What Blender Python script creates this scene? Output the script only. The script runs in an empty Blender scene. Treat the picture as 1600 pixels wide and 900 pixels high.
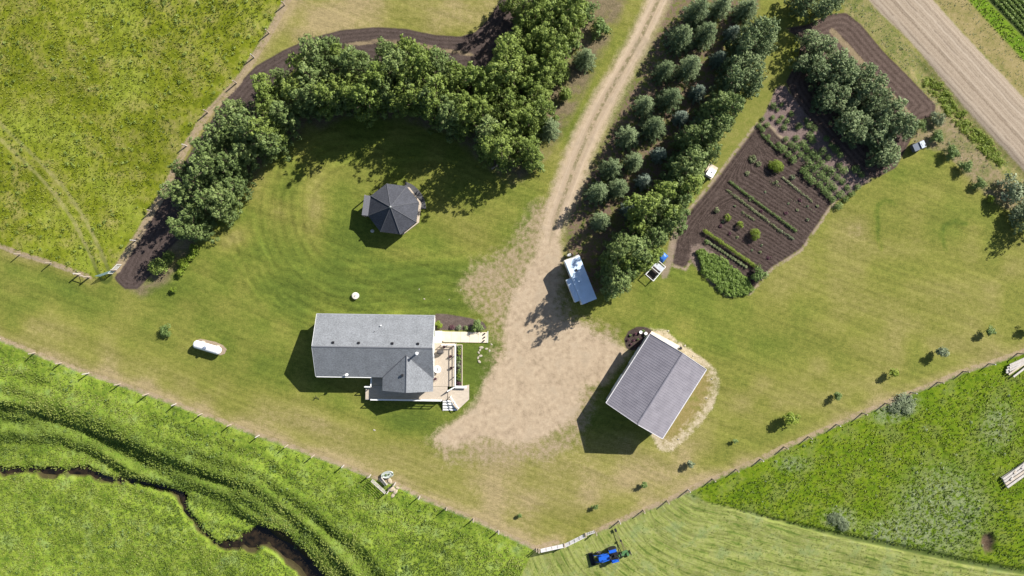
import bpy, math, random
import numpy as np
from mathutils import Vector, Matrix, noise as mnoise
random.seed(7); rng = np.random.default_rng(7)
PI = math.pi
scene = bpy.context.scene
C = scene.collection

# ---------------------------------------------------------------- camera, sky, sun, exposure
HC = 107.0                                   # drone height, metres
cam_d = bpy.data.cameras.new('Camera'); cam = bpy.data.objects.new('Camera', cam_d); C.objects.link(cam)
cam.location = (0, 0, HC); cam.rotation_euler = (0, 0, 0)
cam_d.sensor_width = 36; cam_d.lens = 18 * HC / 80.0
cam_d.clip_start = 1; cam_d.clip_end = 12000
scene.camera = cam

SUN_EL = math.radians(36); SH = (0.777, 0.629)
to_sun = Vector((SH[0]*math.cos(SUN_EL), SH[1]*math.cos(SUN_EL), math.sin(SUN_EL)))
world = bpy.data.worlds.new('World'); scene.world = world; world.use_nodes = True
wn = world.node_tree; sky = wn.nodes.new('ShaderNodeTexSky'); sky.sky_type = 'NISHITA'
sky.sun_disc = False; sky.sun_elevation = SUN_EL; sky.sun_rotation = math.atan2(SH[0], SH[1])
bg = wn.nodes['Background']; bg.inputs['Strength'].default_value = 0.055
wn.links.new(sky.outputs[0], bg.inputs['Color'])
sun_d = bpy.data.lights.new('Sun', 'SUN'); sun = bpy.data.objects.new('Sun', sun_d); C.objects.link(sun)
sun_d.energy = 4.4; sun_d.angle = math.radians(0.5); sun_d.color = (1.0, 0.955, 0.88)
sun.rotation_euler = to_sun.to_track_quat('Z', 'Y').to_euler(); sun.location = to_sun*200
scene.view_settings.view_transform = 'Standard'; scene.view_settings.look = 'None'
scene.view_settings.exposure = 1.1; scene.view_settings.gamma = 1
scene.view_settings.use_curve_mapping = False

# ---------------------------------------------------------------- helpers
def P(px, py, z=0.0):
    """where a point seen at (px,py) of the 1600x900 plan lies if it is z metres up"""
    k = 0.1*(HC - z)/HC
    return ((px-800)*k, (450-py)*k)

class NT:
    def __init__(s, mat):
        mat.use_nodes = True; s.t = mat.node_tree; s.n = s.t.nodes; s.l = s.t.links
        s.b = s.n['Principled BSDF']
    def lk(s, v, sock):
        if isinstance(v, bpy.types.NodeSocket): s.l.new(v, sock)
        elif isinstance(v, (tuple, list)) and len(v) == 3 and sock.type == 'RGBA': sock.default_value = (*v, 1)
        else: sock.default_value = v
    def m(s, op, a, b=0.0, c=0.0):
        n = s.n.new('ShaderNodeMath'); n.operation = op
        s.lk(a, n.inputs[0]); s.lk(b, n.inputs[1])
        if op in ('MULTIPLY_ADD', 'SMOOTH_MIN', 'COMPARE'): s.lk(c, n.inputs[2])
        return n.outputs[0]
    def mix(s, f, a, b, mode='MIX'):
        n = s.n.new('ShaderNodeMix'); n.data_type = 'RGBA'; n.blend_type = mode
        s.lk(f, n.inputs[0]); s.lk(a, n.inputs[6]); s.lk(b, n.inputs[7]); return n.outputs[2]
    def fmix(s, f, a, b):
        n = s.n.new('ShaderNodeMix'); s.lk(f, n.inputs[0]); s.lk(a, n.inputs[2]); s.lk(b, n.inputs[3]); return n.outputs[0]
    def sm(s, v, lo, hi, a=0.0, b=1.0):
        n = s.n.new('ShaderNodeMapRange'); n.interpolation_type = 'SMOOTHSTEP'
        s.lk(v, n.inputs[0]); n.inputs[1].default_value = lo; n.inputs[2].default_value = hi
        n.inputs[3].default_value = a; n.inputs[4].default_value = b; return n.outputs[0]
    def coord(s, kind='Object'):
        return s.n.new('ShaderNodeTexCoord').outputs[kind]
    def mapping(s, v, scale=(1,1,1), rot=(0,0,0)):
        n = s.n.new('ShaderNodeMapping'); s.lk(v, n.inputs[0]); n.inputs['Scale'].default_value = scale
        n.inputs['Rotation'].default_value = rot; return n.outputs[0]
    def noise(s, v, scale, detail=3, rough=0.55, dist=0.0):
        n = s.n.new('ShaderNodeTexNoise'); s.lk(v, n.inputs['Vector']); n.inputs['Scale'].default_value = scale
        n.inputs['Detail'].default_value = detail; n.inputs['Roughness'].default_value = rough
        n.inputs['Distortion'].default_value = dist; return n.outputs[0]
    def ramp(s, v, stops):
        n = s.n.new('ShaderNodeValToRGB'); s.lk(v, n.inputs[0]); e = n.color_ramp.elements
        while len(e) < len(stops): e.new(0.5)
        for i, (p, c) in enumerate(stops): e[i].position = p; e[i].color = (*c, 1)
        return n.outputs[0]
    def attr(s, name):
        n = s.n.new('ShaderNodeAttribute'); n.attribute_name = name; return n.outputs['Fac']
    def bump(s, h, strength=0.5, dist=0.05):
        n = s.n.new('ShaderNodeBump'); s.lk(h, n.inputs['Height']); s.lk(strength, n.inputs['Strength'])
        n.inputs['Distance'].default_value = dist; s.l.new(n.outputs[0], s.b.inputs['Normal'])
    def out(s, col, rough=0.8, metal=0.0, spec=0.3):
        s.lk(col, s.b.inputs['Base Color']); s.lk(rough, s.b.inputs['Roughness'])
        s.b.inputs['Metallic'].default_value = metal; s.b.inputs['Specular IOR Level'].default_value = spec

MATS = {}
def mat(name, col, rough=0.7, metal=0.0, var=0.15, scale=3.0, bump=0.0, spec=0.3, stretch=(1,1,1)):
    """painted or weathered surface: base colour broken up by two scales of noise"""
    if name in MATS: return MATS[name]
    m = bpy.data.materials.new(name); t = NT(m); co = t.mapping(t.coord(), stretch)
    n1 = t.noise(co, scale, 4); n2 = t.noise(co, scale*9, 3)
    f = t.m('ADD', t.m('MULTIPLY', n1, .6), t.m('MULTIPLY', n2, .4))
    d = tuple(c*(1-var*1.6) for c in col); l = tuple(min(1, c*(1+var)) for c in col)
    t.out(t.ramp(f, [(.33, d), (.5, col), (.68, l)]), rough, metal, spec)
    if bump: t.bump(n2, bump, 0.02)
    MATS[name] = m; return m

class MB:
    """collects shapes, then links them as one mesh object"""
    def __init__(s): s.v = []; s.f = []
    def add(s, vs, fs, M=None):
        o = len(s.v)
        s.v += [tuple(M @ Vector(p)) for p in vs] if M is not None else [tuple(p) for p in vs]
        s.f += [tuple(i+o for i in f) for f in fs]; return s
    def box(s, c, d, rz=0.0, rx=0.0, ry=0.0, bev=0.0):
        x, y, z = d[0]/2, d[1]/2, d[2]/2
        M = Matrix.Translation(c) @ Matrix.Rotation(rz, 4, 'Z') @ Matrix.Rotation(ry, 4, 'Y') @ Matrix.Rotation(rx, 4, 'X')
        if bev <= 0:
            vs = [(-x,-y,-z),(x,-y,-z),(x,y,-z),(-x,y,-z),(-x,-y,z),(x,-y,z),(x,y,z),(-x,y,z)]
            fs = [(3,2,1,0),(4,5,6,7),(0,1,5,4),(1,2,6,5),(2,3,7,6),(3,0,4,7)]
            return s.add(vs, fs, M)
        b = min(bev, x*.9, y*.9, z*.9)
        def ring(q, zz): return [(-x+q,-y,zz),(x-q,-y,zz),(x,-y+q,zz),(x,y-q,zz),(x-q,y,zz),(-x+q,y,zz),(-x,y-q,zz),(-x,-y+q,zz)]
        def ins(zz): return [(-x+b,-y+b,zz),(x-b,-y+b,zz),(x-b,-y+b,zz),(x-b,y-b,zz),(x-b,y-b,zz),(-x+b,y-b,zz),(-x+b,y-b,zz),(-x+b,-y+b,zz)]
        def ringb(zz):
            return [(-x+b,-y+b*.3,zz),(x-b,-y+b*.3,zz),(x-b*.3,-y+b,zz),(x-b*.3,y-b,zz),(x-b,y-b*.3,zz),(-x+b,y-b*.3,zz),(-x+b*.3,y-b,zz),(-x+b*.3,-y+b,zz)]
        rs = [ringb(-z), ring(b, -z+b), ring(b, z-b), ringb(z)]
        vs = sum(rs, []); fs = [tuple(range(7,-1,-1)), tuple(range(24,32))]
        for r in range(3):
            for i in range(8): j = (i+1) % 8; fs.append((r*8+i, r*8+j, r*8+8+j, r*8+8+i))
        return s.add(vs, fs, M)
    def prism(s, poly, z0, z1, M=None):
        n = len(poly); a = sum(poly[i][0]*poly[(i+1)%n][1]-poly[(i+1)%n][0]*poly[i][1] for i in range(n))
        if a < 0: poly = poly[::-1]
        vs = [(x,y,z0) for x,y in poly]+[(x,y,z1) for x,y in poly]
        fs = [tuple(range(n-1,-1,-1)), tuple(range(n,2*n))]+[(i,(i+1)%n,n+(i+1)%n,n+i) for i in range(n)]
        return s.add(vs, fs, M)
    def slab(s, pts, t):
        """planar polygon in 3-D with thickness t downwards"""
        n = len(pts); vs = [tuple(p) for p in pts]+[(p[0],p[1],p[2]-t) for p in pts]
        return s.add(vs, [tuple(range(n)), tuple(range(2*n-1,n-1,-1))]+[(i,n+i,n+(i+1)%n,(i+1)%n) for i in range(n)])
    def tube(s, a, b, r, r2=None, n=8):
        a = Vector(a); b = Vector(b); r2 = r if r2 is None else r2; d = b-a
        if d.length < 1e-6: return s
        q = d.to_track_quat('Z', 'Y').to_matrix(); vs = []
        for p, rr in ((a, r), (b, r2)):
            for i in range(n): vs.append(tuple(p + q @ Vector((rr*math.cos(2*PI*i/n), rr*math.sin(2*PI*i/n), 0))))
        return s.add(vs, [tuple(range(n-1,-1,-1)), tuple(range(n,2*n))]+[(i,(i+1)%n,n+(i+1)%n,n+i) for i in range(n)])
    def lathe(s, prof, c=(0,0,0), n=20, M=None, sx=1, sy=1):
        """profile [(r,z)...] turned about z"""
        T = Matrix.Translation(c) @ (M if M is not None else Matrix.Identity(4))
        vs = []; fs = []
        for r, z in prof:
            for i in range(n): vs.append((r*sx*math.cos(2*PI*i/n), r*sy*math.sin(2*PI*i/n), z))
        for k in range(len(prof)-1):
            for i in range(n): j = (i+1)%n; fs.append((k*n+i, k*n+j, k*n+n+j, k*n+n+i))
        fs.append(tuple(range(n-1,-1,-1))); fs.append(tuple(range((len(prof)-1)*n, len(prof)*n)))
        return s.add(vs, fs, T)
    def build(s, name, m, parent=None, loc=(0,0,0), rz=0.0, smooth=False):
        me = bpy.data.meshes.new(name); me.from_pydata(s.v, [], s.f); me.validate(); me.update()
        me.materials.append(m)
        if smooth: me.shade_smooth(); me.set_sharp_from_angle(angle=math.radians(38))
        o = bpy.data.objects.new(name, me); C.objects.link(o); o.location = loc; o.rotation_euler = (0,0,rz)
        if parent: o.parent = parent
        return o

def thing(name, label, cat, loc=(0,0,0), rz=0.0, group=None):
    o = bpy.data.objects.new(name, None); o.empty_display_size = .3; C.objects.link(o)
    o.location = loc; o.rotation_euler = (0,0,rz); return tag(o, label, cat, group)
def tag(o, label, cat, group=None):
    o['label'] = label; o['category'] = cat
    if group: o['group'] = group
    return o
def dup(root, loc, rz, label, sc=1.0, group=None):
    r = root.copy(); C.objects.link(r); r.location = loc; r.rotation_euler = (0,0,rz)
    r.scale = (sc,)*3 if not isinstance(sc, tuple) else sc; r['label'] = label
    if group: r['group'] = group
    for ch in list(root.children):
        c = ch.copy(); C.objects.link(c); c.parent = r
        for g in ch.children: d = g.copy(); C.objects.link(d); d.parent = c
    return r
def raw_mesh(name, V, F, attrs=None):
    """mesh from numpy arrays; F is N x k"""
    me = bpy.data.meshes.new(name); k = F.shape[1]
    me.vertices.add(len(V)); me.vertices.foreach_set('co', np.ascontiguousarray(V, dtype=np.float32).ravel())
    me.loops.add(F.size); me.loops.foreach_set('vertex_index', np.ascontiguousarray(F, dtype=np.int32).ravel())
    me.polygons.add(len(F)); me.polygons.foreach_set('loop_start', np.arange(0, F.size, k, dtype=np.int32))
    me.polygons.foreach_set('loop_total', np.full(len(F), k, dtype=np.int32))
    for a, val in (attrs or {}).items():
        at = me.attributes.new(a, 'FLOAT', 'POINT'); at.data.foreach_set('value', np.ascontiguousarray(val, dtype=np.float32))
    me.update(calc_edges=True); return me
# ---------------------------------------------------------------- ground: outlines (plan pixels) and distance fields
CREEK = [(-60,736),(0,738),(40,737),(83,740),(127,740),(143,748),(173,753),(213,754),(240,762),(277,773),(287,797),(307,823),(330,850),(350,858),(377,850),(400,840),(420,840),(443,853),(467,877),(483,900),(505,940)]
FENCE_LL = [(-80,497),(0,529),(55,551),(96,567),(139,583),(188,600),(232,615),(275,631),(316,646),(361,663),(405,680),(450,695),(491,711),(537,727),(577,743),(617,755),(656,775),(698,793),(740,810),(779,829),(838,857)]
FENCE_R = [(930,830),(967,814),(1005,797),(1042,782),(1075,765),(1113,748),(1150,733),(1188,717),(1225,698),(1263,682),(1307,663),(1347,645),(1383,630),(1423,613),(1465,597),(1505,580),(1545,568),(1590,552),(1680,520)]
FENCE_UL = [(-80,352),(-15,378),(32,397),(80,411),(125,428),(140,433)]
FENCE_N = [(182,422),(212,376),(238,330),(262,290),(292,228),(325,176),(370,130),(397,90),(421,52),(445,8),(470,-40)]
poly = {
 'meadow': [(-900,-900),(480,-900),(470,-40),(445,8),(421,52),(397,90),(366,128),(325,176),(292,228),(262,285),(236,325),(206,372),(180,412),(168,436),(140,433),(125,428),(80,411),(32,397),(-15,378),(-80,352),(-900,30)],
 'pasture': FENCE_LL[::-1] + [(-900,180),(-900,2000),(700,2000),(790,1000),(815,900),(826,876)],
 'eastpasture': [(1075,770)]+FENCE_R[5:]+[(2500,200),(2500,1200),(1750,925),(1600,893),(1500,875),(1400,853),(1290,830),(1200,808),(1100,783)],
 'hay': [(838,857),(880,850),(930,831),(967,814),(1005,797),(1042,782),(1072,768),(1100,783),(1200,808),(1290,830),(1400,853),(1500,875),(1600,893),(1750,925),(2500,1200),(2500,2500),(700,2500),(790,1000),(815,900),(826,876)],
 'driveway': [(1030,-60),(1010,0),(983,60),(957,102),(926,152),(899,202),(878,252),(861,300),(852,330),(842,380),(818,430),(797,470),(786,505),(790,550),(764,585),(748,618),(737,640),(702,664),(680,680),(684,694),(715,697),(760,686),(800,694),(840,690),(885,664),(903,640),(912,602),(945,600),(985,548),(972,540),(940,525),(912,508),(880,500),(868,480),(878,440),(880,400),(876,370),(890,335),(907,298),(925,250),(945,203),(969,154),(996,104),(1021,55),(1048,0),(1072,-60)],
 'road': [(1270,-110),(1350,-10),(1372,18),(1420,62),(1465,115),(1505,165),(1552,215),(1590,255),(1700,380),(1860,560),(1960,560),(1700,262),(1560,110),(1500,48),(1445,-15),(1370,-100)],
 'tilled': [(400,103),(440,80),(483,60),(533,47),(590,42),(633,45),(683,55),(720,57),(743,50),(763,30),(777,7),(790,-30),(870,-30),(840,40),(800,75),(780,115),(700,125),(600,105),(520,90),(460,108),(430,140),(400,190),(350,250),(300,330),(285,368),(255,398),(240,425),(215,452),(195,452),(178,436),(195,405),(225,352),(255,305),(300,235),(345,165),(372,130)],
 'tilled2': [(1225,45),(1262,38),(1298,22),(1322,20),(1345,38),(1378,78),(1425,125),(1463,165),(1458,182),(1440,186),(1425,215),(1400,262),(1370,278),(1342,277),(1290,219),(1238,152),(1228,128),(1248,90),(1252,60)],
 'garden': [(1188,192),(1176,205),(1150,240),(1112,290),(1068,342),(1056,368),(1051,412),(1070,419),(1078,405),(1085,384),(1100,392),(1150,440),(1170,458),(1204,419),(1252,388),(1296,322),(1303,312),(1262,262),(1215,212),(1200,196)],
 'bed2': [(1212,138),(1200,168),(1186,194),(1200,200),(1262,266),(1303,316),(1322,306),(1350,288),(1368,280),(1342,275),(1290,217),(1238,150),(1226,132)],
 'leafbed': [(1080,384),(1094,380),(1124,402),(1160,434),(1176,450),(1160,461),(1138,464),(1116,450),(1094,425),(1078,406)],
 'bare': [(1062,-60),(1200,-60),(1182,20),(1140,50),(1130,110),(1098,180),(1060,250),(1015,330),(985,400),(965,445),(915,470),(885,455),(884,395),(884,340),(905,290),(935,235),(968,170),(1000,105),(1035,30)],
 'bare2': [(1000,-60),(968,25),(936,95),(902,165),(868,225),(838,262),(800,290),(740,240),(700,205),(560,175),(440,225),(395,275),(345,330),(305,382),(260,440),(222,462),(200,450),(300,330),(420,170),(600,120),(760,130),(860,20),(880,-60)],
 'scruff': [(828,330),(800,385),(742,415),(722,445),(742,478),(768,500),(776,540),(762,590),(745,640),(700,668),(672,690),(700,720),(780,722),(850,716),(905,690),(925,640),(935,600),(960,520),(905,500),(880,470),(872,380),(885,300),(840,320)],
 'apron': [(1002,512),(1040,517),(1085,552),(1120,578),(1124,604),(1112,640),(1082,676),(1048,706),(1030,702),(1022,684),(990,640),(1010,560)],
 'bush_soil': [(1462,150),(1500,200),(1545,250),(1590,290),(1620,320),(1600,340),(1560,320),(1530,295),(1500,262),(1470,235),(1425,225),(1430,205)],
 'verge': [(1322,20),(1345,38),(1425,125),(1463,165),(1520,230),(1585,285),(1700,410),(1900,640),(1960,640),(1700,380),(1552,215),(1465,115),(1372,18),(1350,-10),(1310,-60),(1290,-60)],
 'verge2': [(1445,-15),(1560,110),(1700,262),(1960,560),(2100,560),(1700,190),(1600,92),(1540,30),(1500,-15),(1430,-100),(1370,-100)],
 'lush': [(1500,-15),(1540,30),(1600,95),(1700,200),(2100,570),(2150,560),(1710,170),(1620,80),(1528,-15),(1480,-80),(1440,-80)],
 'crop': [(1528,-15),(1620,80),(1710,170),(2150,560),(2600,300),(2300,-900),(1200,-900),(1480,-80)],
 'gardenbed': [(678,490),(700,491),(735,497),(757,504),(762,516),(680,516)],
 'flowerbed': [(975,530),(982,517),(996,510),(1010,511),(1022,518),(1012,540),(990,548),(978,545)],
 'hole': [(1534,834),(1550,832),(1555,845),(1552,862),(1540,866),(1533,852)],
 'topstrip': [(1200,-40),(1230,10),(1262,38),(1225,60),(1240,110),(1190,190),(1110,290),(1056,368),(1040,420),(1050,380),(1075,300),(1130,215),(1190,110),(1215,40)],
}
lines = {  # polyline, half width in metres
 'creek': CREEK, 'dirtline': None,
}
def to_w(pts, z=0): return np.array([P(x, y, z) for x, y in pts])
CX = np.arange(-100, 100.01, 0.6); CY = np.arange(-62, 62.01, 0.6)
CGX, CGY = np.meshgrid(CX, CY)
def seg_d(X, Y, a, b):
    dx, dy = b[0]-a[0], b[1]-a[1]; L = dx*dx+dy*dy+1e-9
    t = np.clip(((X-a[0])*dx+(Y-a[1])*dy)/L, 0, 1)
    return np.hypot(X-a[0]-t*dx, Y-a[1]-t*dy)
def sd_poly(pts, X, Y):
    d = np.full(X.shape, 1e9); ins = np.zeros(X.shape, bool); n = len(pts)
    for i in range(n):
        a, b = pts[i], pts[(i+1) % n]; d = np.minimum(d, seg_d(X, Y, a, b))
        c = (a[1] > Y) != (b[1] > Y)
        with np.errstate(divide='ignore', invalid='ignore'):
            xi = (b[0]-a[0])*(Y-a[1])/(b[1]-a[1]+1e-12)+a[0]
        ins ^= c & (X < xi)
    return np.where(ins, -d, d)
def sd_line(pts, X, Y):
    d = np.full(X.shape, 1e9)
    for i in range(len(pts)-1): d = np.minimum(d, seg_d(X, Y, pts[i], pts[i+1]))
    return d
def side_line(pts, X, Y):
    """signed: positive to the left of the polyline's direction"""
    d = np.full(X.shape, 1e9); s = np.zeros(X.shape)
    for i in range(len(pts)-1):
        a, b = pts[i], pts[i+1]; q = seg_d(X, Y, a, b)
        cr = (b[0]-a[0])*(Y-a[1])-(b[1]-a[1])*(X-a[0])
        m = q < d-1e-9; d = np.where(m, q, d); s = np.where(m, np.sign(cr), s)
    return d*s
def lat(ix, iy, seed):
    h = (ix.astype(np.int64)*374761393 + iy.astype(np.int64)*668265263 + seed*982451653) & 0xffffffff
    h = ((h ^ (h >> 13))*1274126177) & 0xffffffff
    return ((h ^ (h >> 16)) & 0xffff)/65535.0
def vnoise(X, Y, s, seed=0):
    x = X/s; y = Y/s; ix = np.floor(x); iy = np.floor(y); fx = x-ix; fy = y-iy
    fx = fx*fx*(3-2*fx); fy = fy*fy*(3-2*fy)
    a = lat(ix,iy,seed); b = lat(ix+1,iy,seed); c = lat(ix,iy+1,seed); d = lat(ix+1,iy+1,seed)
    return (a*(1-fx)+b*fx)*(1-fy)+(c*(1-fx)+d*fx)*fy - .5

step = 0.2
gx = np.arange(-92, 92.01, step); gy = np.arange(-56, 56.01, step)
ext = np.array([1,2.5,5,9,15,25,45,80,140,260,480,900,1700,3200,5500.])
xs = np.concatenate([-92-ext[::-1], gx, 92+ext]); ys = np.concatenate([-56-ext[::-1], gy, 56+ext])
GX, GY = np.meshgrid(xs, ys); nx, ny = len(xs), len(ys)
def upsample(F):
    """bilinear from the coarse grid; outside it the border value holds"""
    fx = np.clip((xs-CX[0])/0.6, 0, len(CX)-1.001); ix = fx.astype(int); tx = fx-ix
    fy = np.clip((ys-CY[0])/0.6, 0, len(CY)-1.001); iy = fy.astype(int); ty = fy-iy
    R = F[:, ix]*(1-tx)+F[:, ix+1]*tx
    return R[iy, :]*(1-ty)[:, None]+R[iy+1, :]*ty[:, None]
WP = {k: to_w(v) for k, v in poly.items()}
creek_w = to_w(CREEK, -2.2)
sdf = {k: upsample(sd_poly(v, CGX, CGY)) for k, v in WP.items()}
def fld(fn): return upsample(fn(CGX, CGY))
WFLL, WFR, WFUL, WFN = to_w(FENCE_LL), to_w(FENCE_R), to_w(FENCE_UL), to_w(FENCE_N)
sdf['dirtline'] = fld(lambda X, Y: np.minimum.reduce([sd_line(WFLL, X, Y)-.35, sd_line(WFR, X, Y)-.38, sd_line(WFUL, X, Y)-.4, sd_line(WFN, X, Y)-.55, sd_line(to_w([(838,857),(870,848)]),X,Y)-.5]))
cw = fld(lambda X, Y: sd_line(creek_w, X, Y))
wid = 0.42 + 1.35*np.clip((GX-creek_w[13][0]-1)/4.0, 0, 1) - .2*np.exp(-((GX+60.5)/4)**2)
sdf['creek'] = cw - wid + .8*vnoise(GX, GY, 2.4, 61) + .6*vnoise(GX, GY, .9, 62)
trk = to_w([(-40,160),(0,205),(60,262),(95,300),(125,345),(150,395),(165,432)])
sdf['tracks'] = np.abs(fld(lambda X, Y: sd_line(trk, X, Y))-.85)-.3
mid = to_w([(540,71),(590,64),(640,67),(700,80),(738,85)])
mid2 = to_w([(1300,48),(1330,80),(1380,135),(1430,190)])
sdf['grassline'] = fld(lambda X, Y: np.minimum(sd_line(mid, X, Y)-.3, sd_line(mid2, X, Y)-.45))
sdf['path'] = fld(lambda X, Y: sd_line(to_w([(1068,345),(1052,375),(1046,405),(1038,430)]), X, Y)-.55)
ty = [[(870,380),(850,450),(835,520),(800,600),(740,670),(700,690)],[(865,400),(860,480),(890,540),(940,570),(975,560)],[(945,555),(880,590),(830,640),(780,680)],[(900,650),(880,560),(840,480),(850,400)],[(960,575),(930,600),(880,600),(850,560),(845,500),(860,430)]]
sdf['tyres'] = fld(lambda X, Y: np.minimum.reduce([np.abs(sd_line(to_w(q), X, Y)-.8) for q in ty]))-.12
# tyre tracks in the east pasture
et1 = to_w([(1390,662),(1440,672),(1465,700),(1470,740),(1460,800)]); et2 = to_w([(1330,800),(1420,745),(1480,700),(1540,650),(1580,600)])
sdf['etracks'] = fld(lambda X, Y: np.minimum(np.abs(sd_line(et1, X, Y)-.9), np.abs(sd_line(et2, X, Y)-.9))-.12)
hb = to_w([(1072,770),(1100,784),(1200,809),(1290,831),(1400,854),(1500,876),(1600,894),(1750,926)])
sdf['hayedge'] = fld(lambda X, Y: sd_line(hb, X, Y)) - .12 - .35*np.clip((GX-34)/20, 0, 1)

# coordinates for furrows, ruts, mowing lines
ru = math.atan2(P(1560,110)[1]-P(1445,-15)[1], P(1560,110)[0]-P(1445,-15)[0])
road_u = -(GX-P(1445,-15)[0])*math.sin(ru)+(GY-P(1445,-15)[1])*math.cos(ru)
a_ = P(1120,290); b_ = P(1243,372); fa = math.atan2(b_[1]-a_[1], b_[0]-a_[0])
furrow = -(GX-a_[0])*math.sin(fa)+(GY-a_[1])*math.cos(fa) + .45*vnoise(GX, GY, 3.5, 3) + .22*vnoise(GX, GY, 1.2, 4)
# furrows bend round at the west headland
hd = -sdf['garden']; west = np.clip(1-(GX*math.cos(fa)+GY*math.sin(fa) - (a_[0]*math.cos(fa)+a_[1]*math.sin(fa)) - 0.5)/3.0, 0, 1)
furrow = furrow*(1-west)+hd*west
gz = P(619,330)
mow = fld(lambda X, Y: seg_d(X, Y, P(560,330), P(700,330))) + 1.3*vnoise(GX, GY, 11, 5) + .3*vnoise(GX, GY, 3, 55)
fl_dir = math.atan2(P(600,757)[1]-P(100,568)[1], P(600,757)[0]-P(100,568)[0])
mow2 = -GX*math.sin(fl_dir)+GY*math.cos(fl_dir) + .8*vnoise(GX, GY, 14, 6)
mowmask = np.clip((24-mow)/5, 0, 1)*np.clip((mow-5)/3, 0, 1)*np.clip((-4-GX)/4, 0, 1)
hayrow = fld(lambda X, Y: sd_line(hb, X, Y)) + 1.1*vnoise(GX, GY, 9, 8) + .3*vnoise(GX, GY, 2, 9)
road_c = fld(lambda X, Y: side_line(to_w([(1048,-60),(1029,0),(1002,58),(976,103),(947,153),(922,203),(901,252),(884,300),(871,335),(862,370)]), X, Y))

# dryness of the lawn
dry = np.full(GX.shape, .38)
def blob(px, py, rx, ry, v, rot=0):
    x, y = P(px, py); c, s = math.cos(rot), math.sin(rot); dx, dy = GX-x, GY-y
    return v*np.exp(-(((dx*c+dy*s)/rx)**2+((-dx*s+dy*c)/ry)**2))
for b in [(600,340,19,17,-.26),(620,430,20,6,-.12),(500,300,3,4,.25),(700,330,3,5,.22),(660,400,6,1.2,.25),(740,360,3,3,.3),(390,420,12,10,-.12),(560,640,20,3,-.3,-.3),(640,650,5,5,-.35),(740,570,4,5,-.5),(1150,520,14,5,-.12),(1150,460,14,5,-.25,-.5),
          (1300,250,20,10,.1),(1280,470,16,9,.12),(1420,400,14,10,.12),(1400,540,20,8,.15),(840,770,16,8,.25),(1100,690,12,5,.1,.5),(1010,740,14,6,.15),
          (610,10,20,7,.42),(500,40,8,4,.3),(1500,60,10,10,.2),(1200,60,5,12,.0),(190,540,10,6,.05),(360,370,3,2,.6),(395,290,3,6,.4,.5),(490,330,2,8,.3),(770,450,4,5,.3),
          (420,560,10,5,-.15),(700,700,20,4,.1),(90,450,9,4,-.15),(950,770,10,3,.2,.4),(1290,600,10,3,.15),(840,720,8,3,.15),(1400,330,4,4,-.1),(1000,470,8,3,-.1),(545,120,8,3,-.1)]:
    dry += blob(*b)
band = fld(lambda X, Y: sd_line(to_w([(60,520),(180,565),(330,610),(500,665),(660,735),(800,800)]), X, Y))
dry += .27*np.exp(-(band/4.5)**2) + .3*np.clip(vnoise(GX, GY, 9, 11)+.1, -.5, 1) + .35*vnoise(GX, GY, 3, 12)
dry += .35*np.exp(-(np.maximum(sdf['dirtline'], 0)/1.2)**2)
# height: flat lawn, terraced bank to the creek, tussocks in the rough grass
Z = np.zeros(GX.shape)
def sstep(v, a, b): t = np.clip((v-a)/(b-a), 0, 1); return t*t*(3-2*t)
T0 = [(-200,560),(20,615),(100,632),(160,650),(240,688),(320,712),(400,738),(470,775),(560,845),(620,905),(700,980)]
T1 = [(-200,600),(20,632),(90,648),(140,664),(215,694),(270,716),(340,742),(400,762),(455,800),(510,850),(560,905),(640,980)]
T2 = [(-200,660),(60,680),(130,700),(170,722),(205,742),(270,752),(350,778),(400,800),(440,832),(490,872),(520,905),(560,980)]
wob = 1.5*vnoise(GX, GY, 8, 21)+.7*vnoise(GX, GY, 2.5, 22)
pz = np.zeros(GX.shape)
for T, h, w_ in ((T0, .75, 2.0), (T1, 1.25, 2.2), (T2, 1.15, 1.9)):
    q = fld(lambda X, Y: side_line(to_w(T, -1.2), X, Y))
    amp = .65+.7*(vnoise(GX, GY, 13, int(h*100))+.5)
    pz -= h*amp*sstep(-q + wob, -.2, w_)
    pz += .22*h*np.exp(-((q-.6)/1.0)**2)
qr = fld(lambda X, Y: side_line(to_w(T1, -1.2), X, Y))
pz += .22*np.sin((qr+1.1*vnoise(GX, GY, 7, 26))*2*PI/2.7)*np.exp(-((qr+1)/7.5)**2)*(.6+1.6*vnoise(GX, GY, 10, 27))
inp = sstep(-sdf['pasture'], 0, 2.5)
far = 1-sstep(np.hypot(GX*.6, GY), 90, 200)
Z += pz*inp*far
pcreek = sstep(-sdf['creek'], -.55, .25)
Z -= .75*pcreek*inp
rough_ = sstep(-sdf['pasture'], -.3, 1)*1.0 + sstep(-sdf['meadow'], -.3, 1)*.8 + sstep(-sdf['eastpasture'], -.2, .6)*1.0 + sstep(-sdf['hay'], 0, 1)*.3
rough_ = np.clip(rough_, 0, 1)
rough_ *= 1-.45*sstep(-sdf['eastpasture'], -.2, .6)
tuss = .30*vnoise(GX, GY, 1.9, 31)+.26*vnoise(GX, GY, .85, 32)+.22*vnoise(GX, GY, .45, 33)+.5*vnoise(GX, GY, 5, 34)
Z += (tuss*.45+.08)*rough_*(1-pcreek)*far
Z += .05*vnoise(GX, GY, 6, 41)+.015*vnoise(GX, GY, .5, 42)
Z += -.1*sstep(-sdf['etracks'], -.2, .15)*far
for k in ('road',): Z += .12*sstep(-sdf[k], -.3, 1.2)*far
Z += np.where(sdf['garden'] < 0, .03*np.sin(furrow*2*PI/.55), 0)*sstep(-sdf['garden'], 0, .6)
Z -= .3*np.exp(-(fld(lambda X, Y: sd_line(to_w([(1440,110),(1500,180),(1560,240),(1600,280)]), X, Y))/1.2)**2)
Z -= .55*sstep(-sdf['hole'], -.5, .9)
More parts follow.
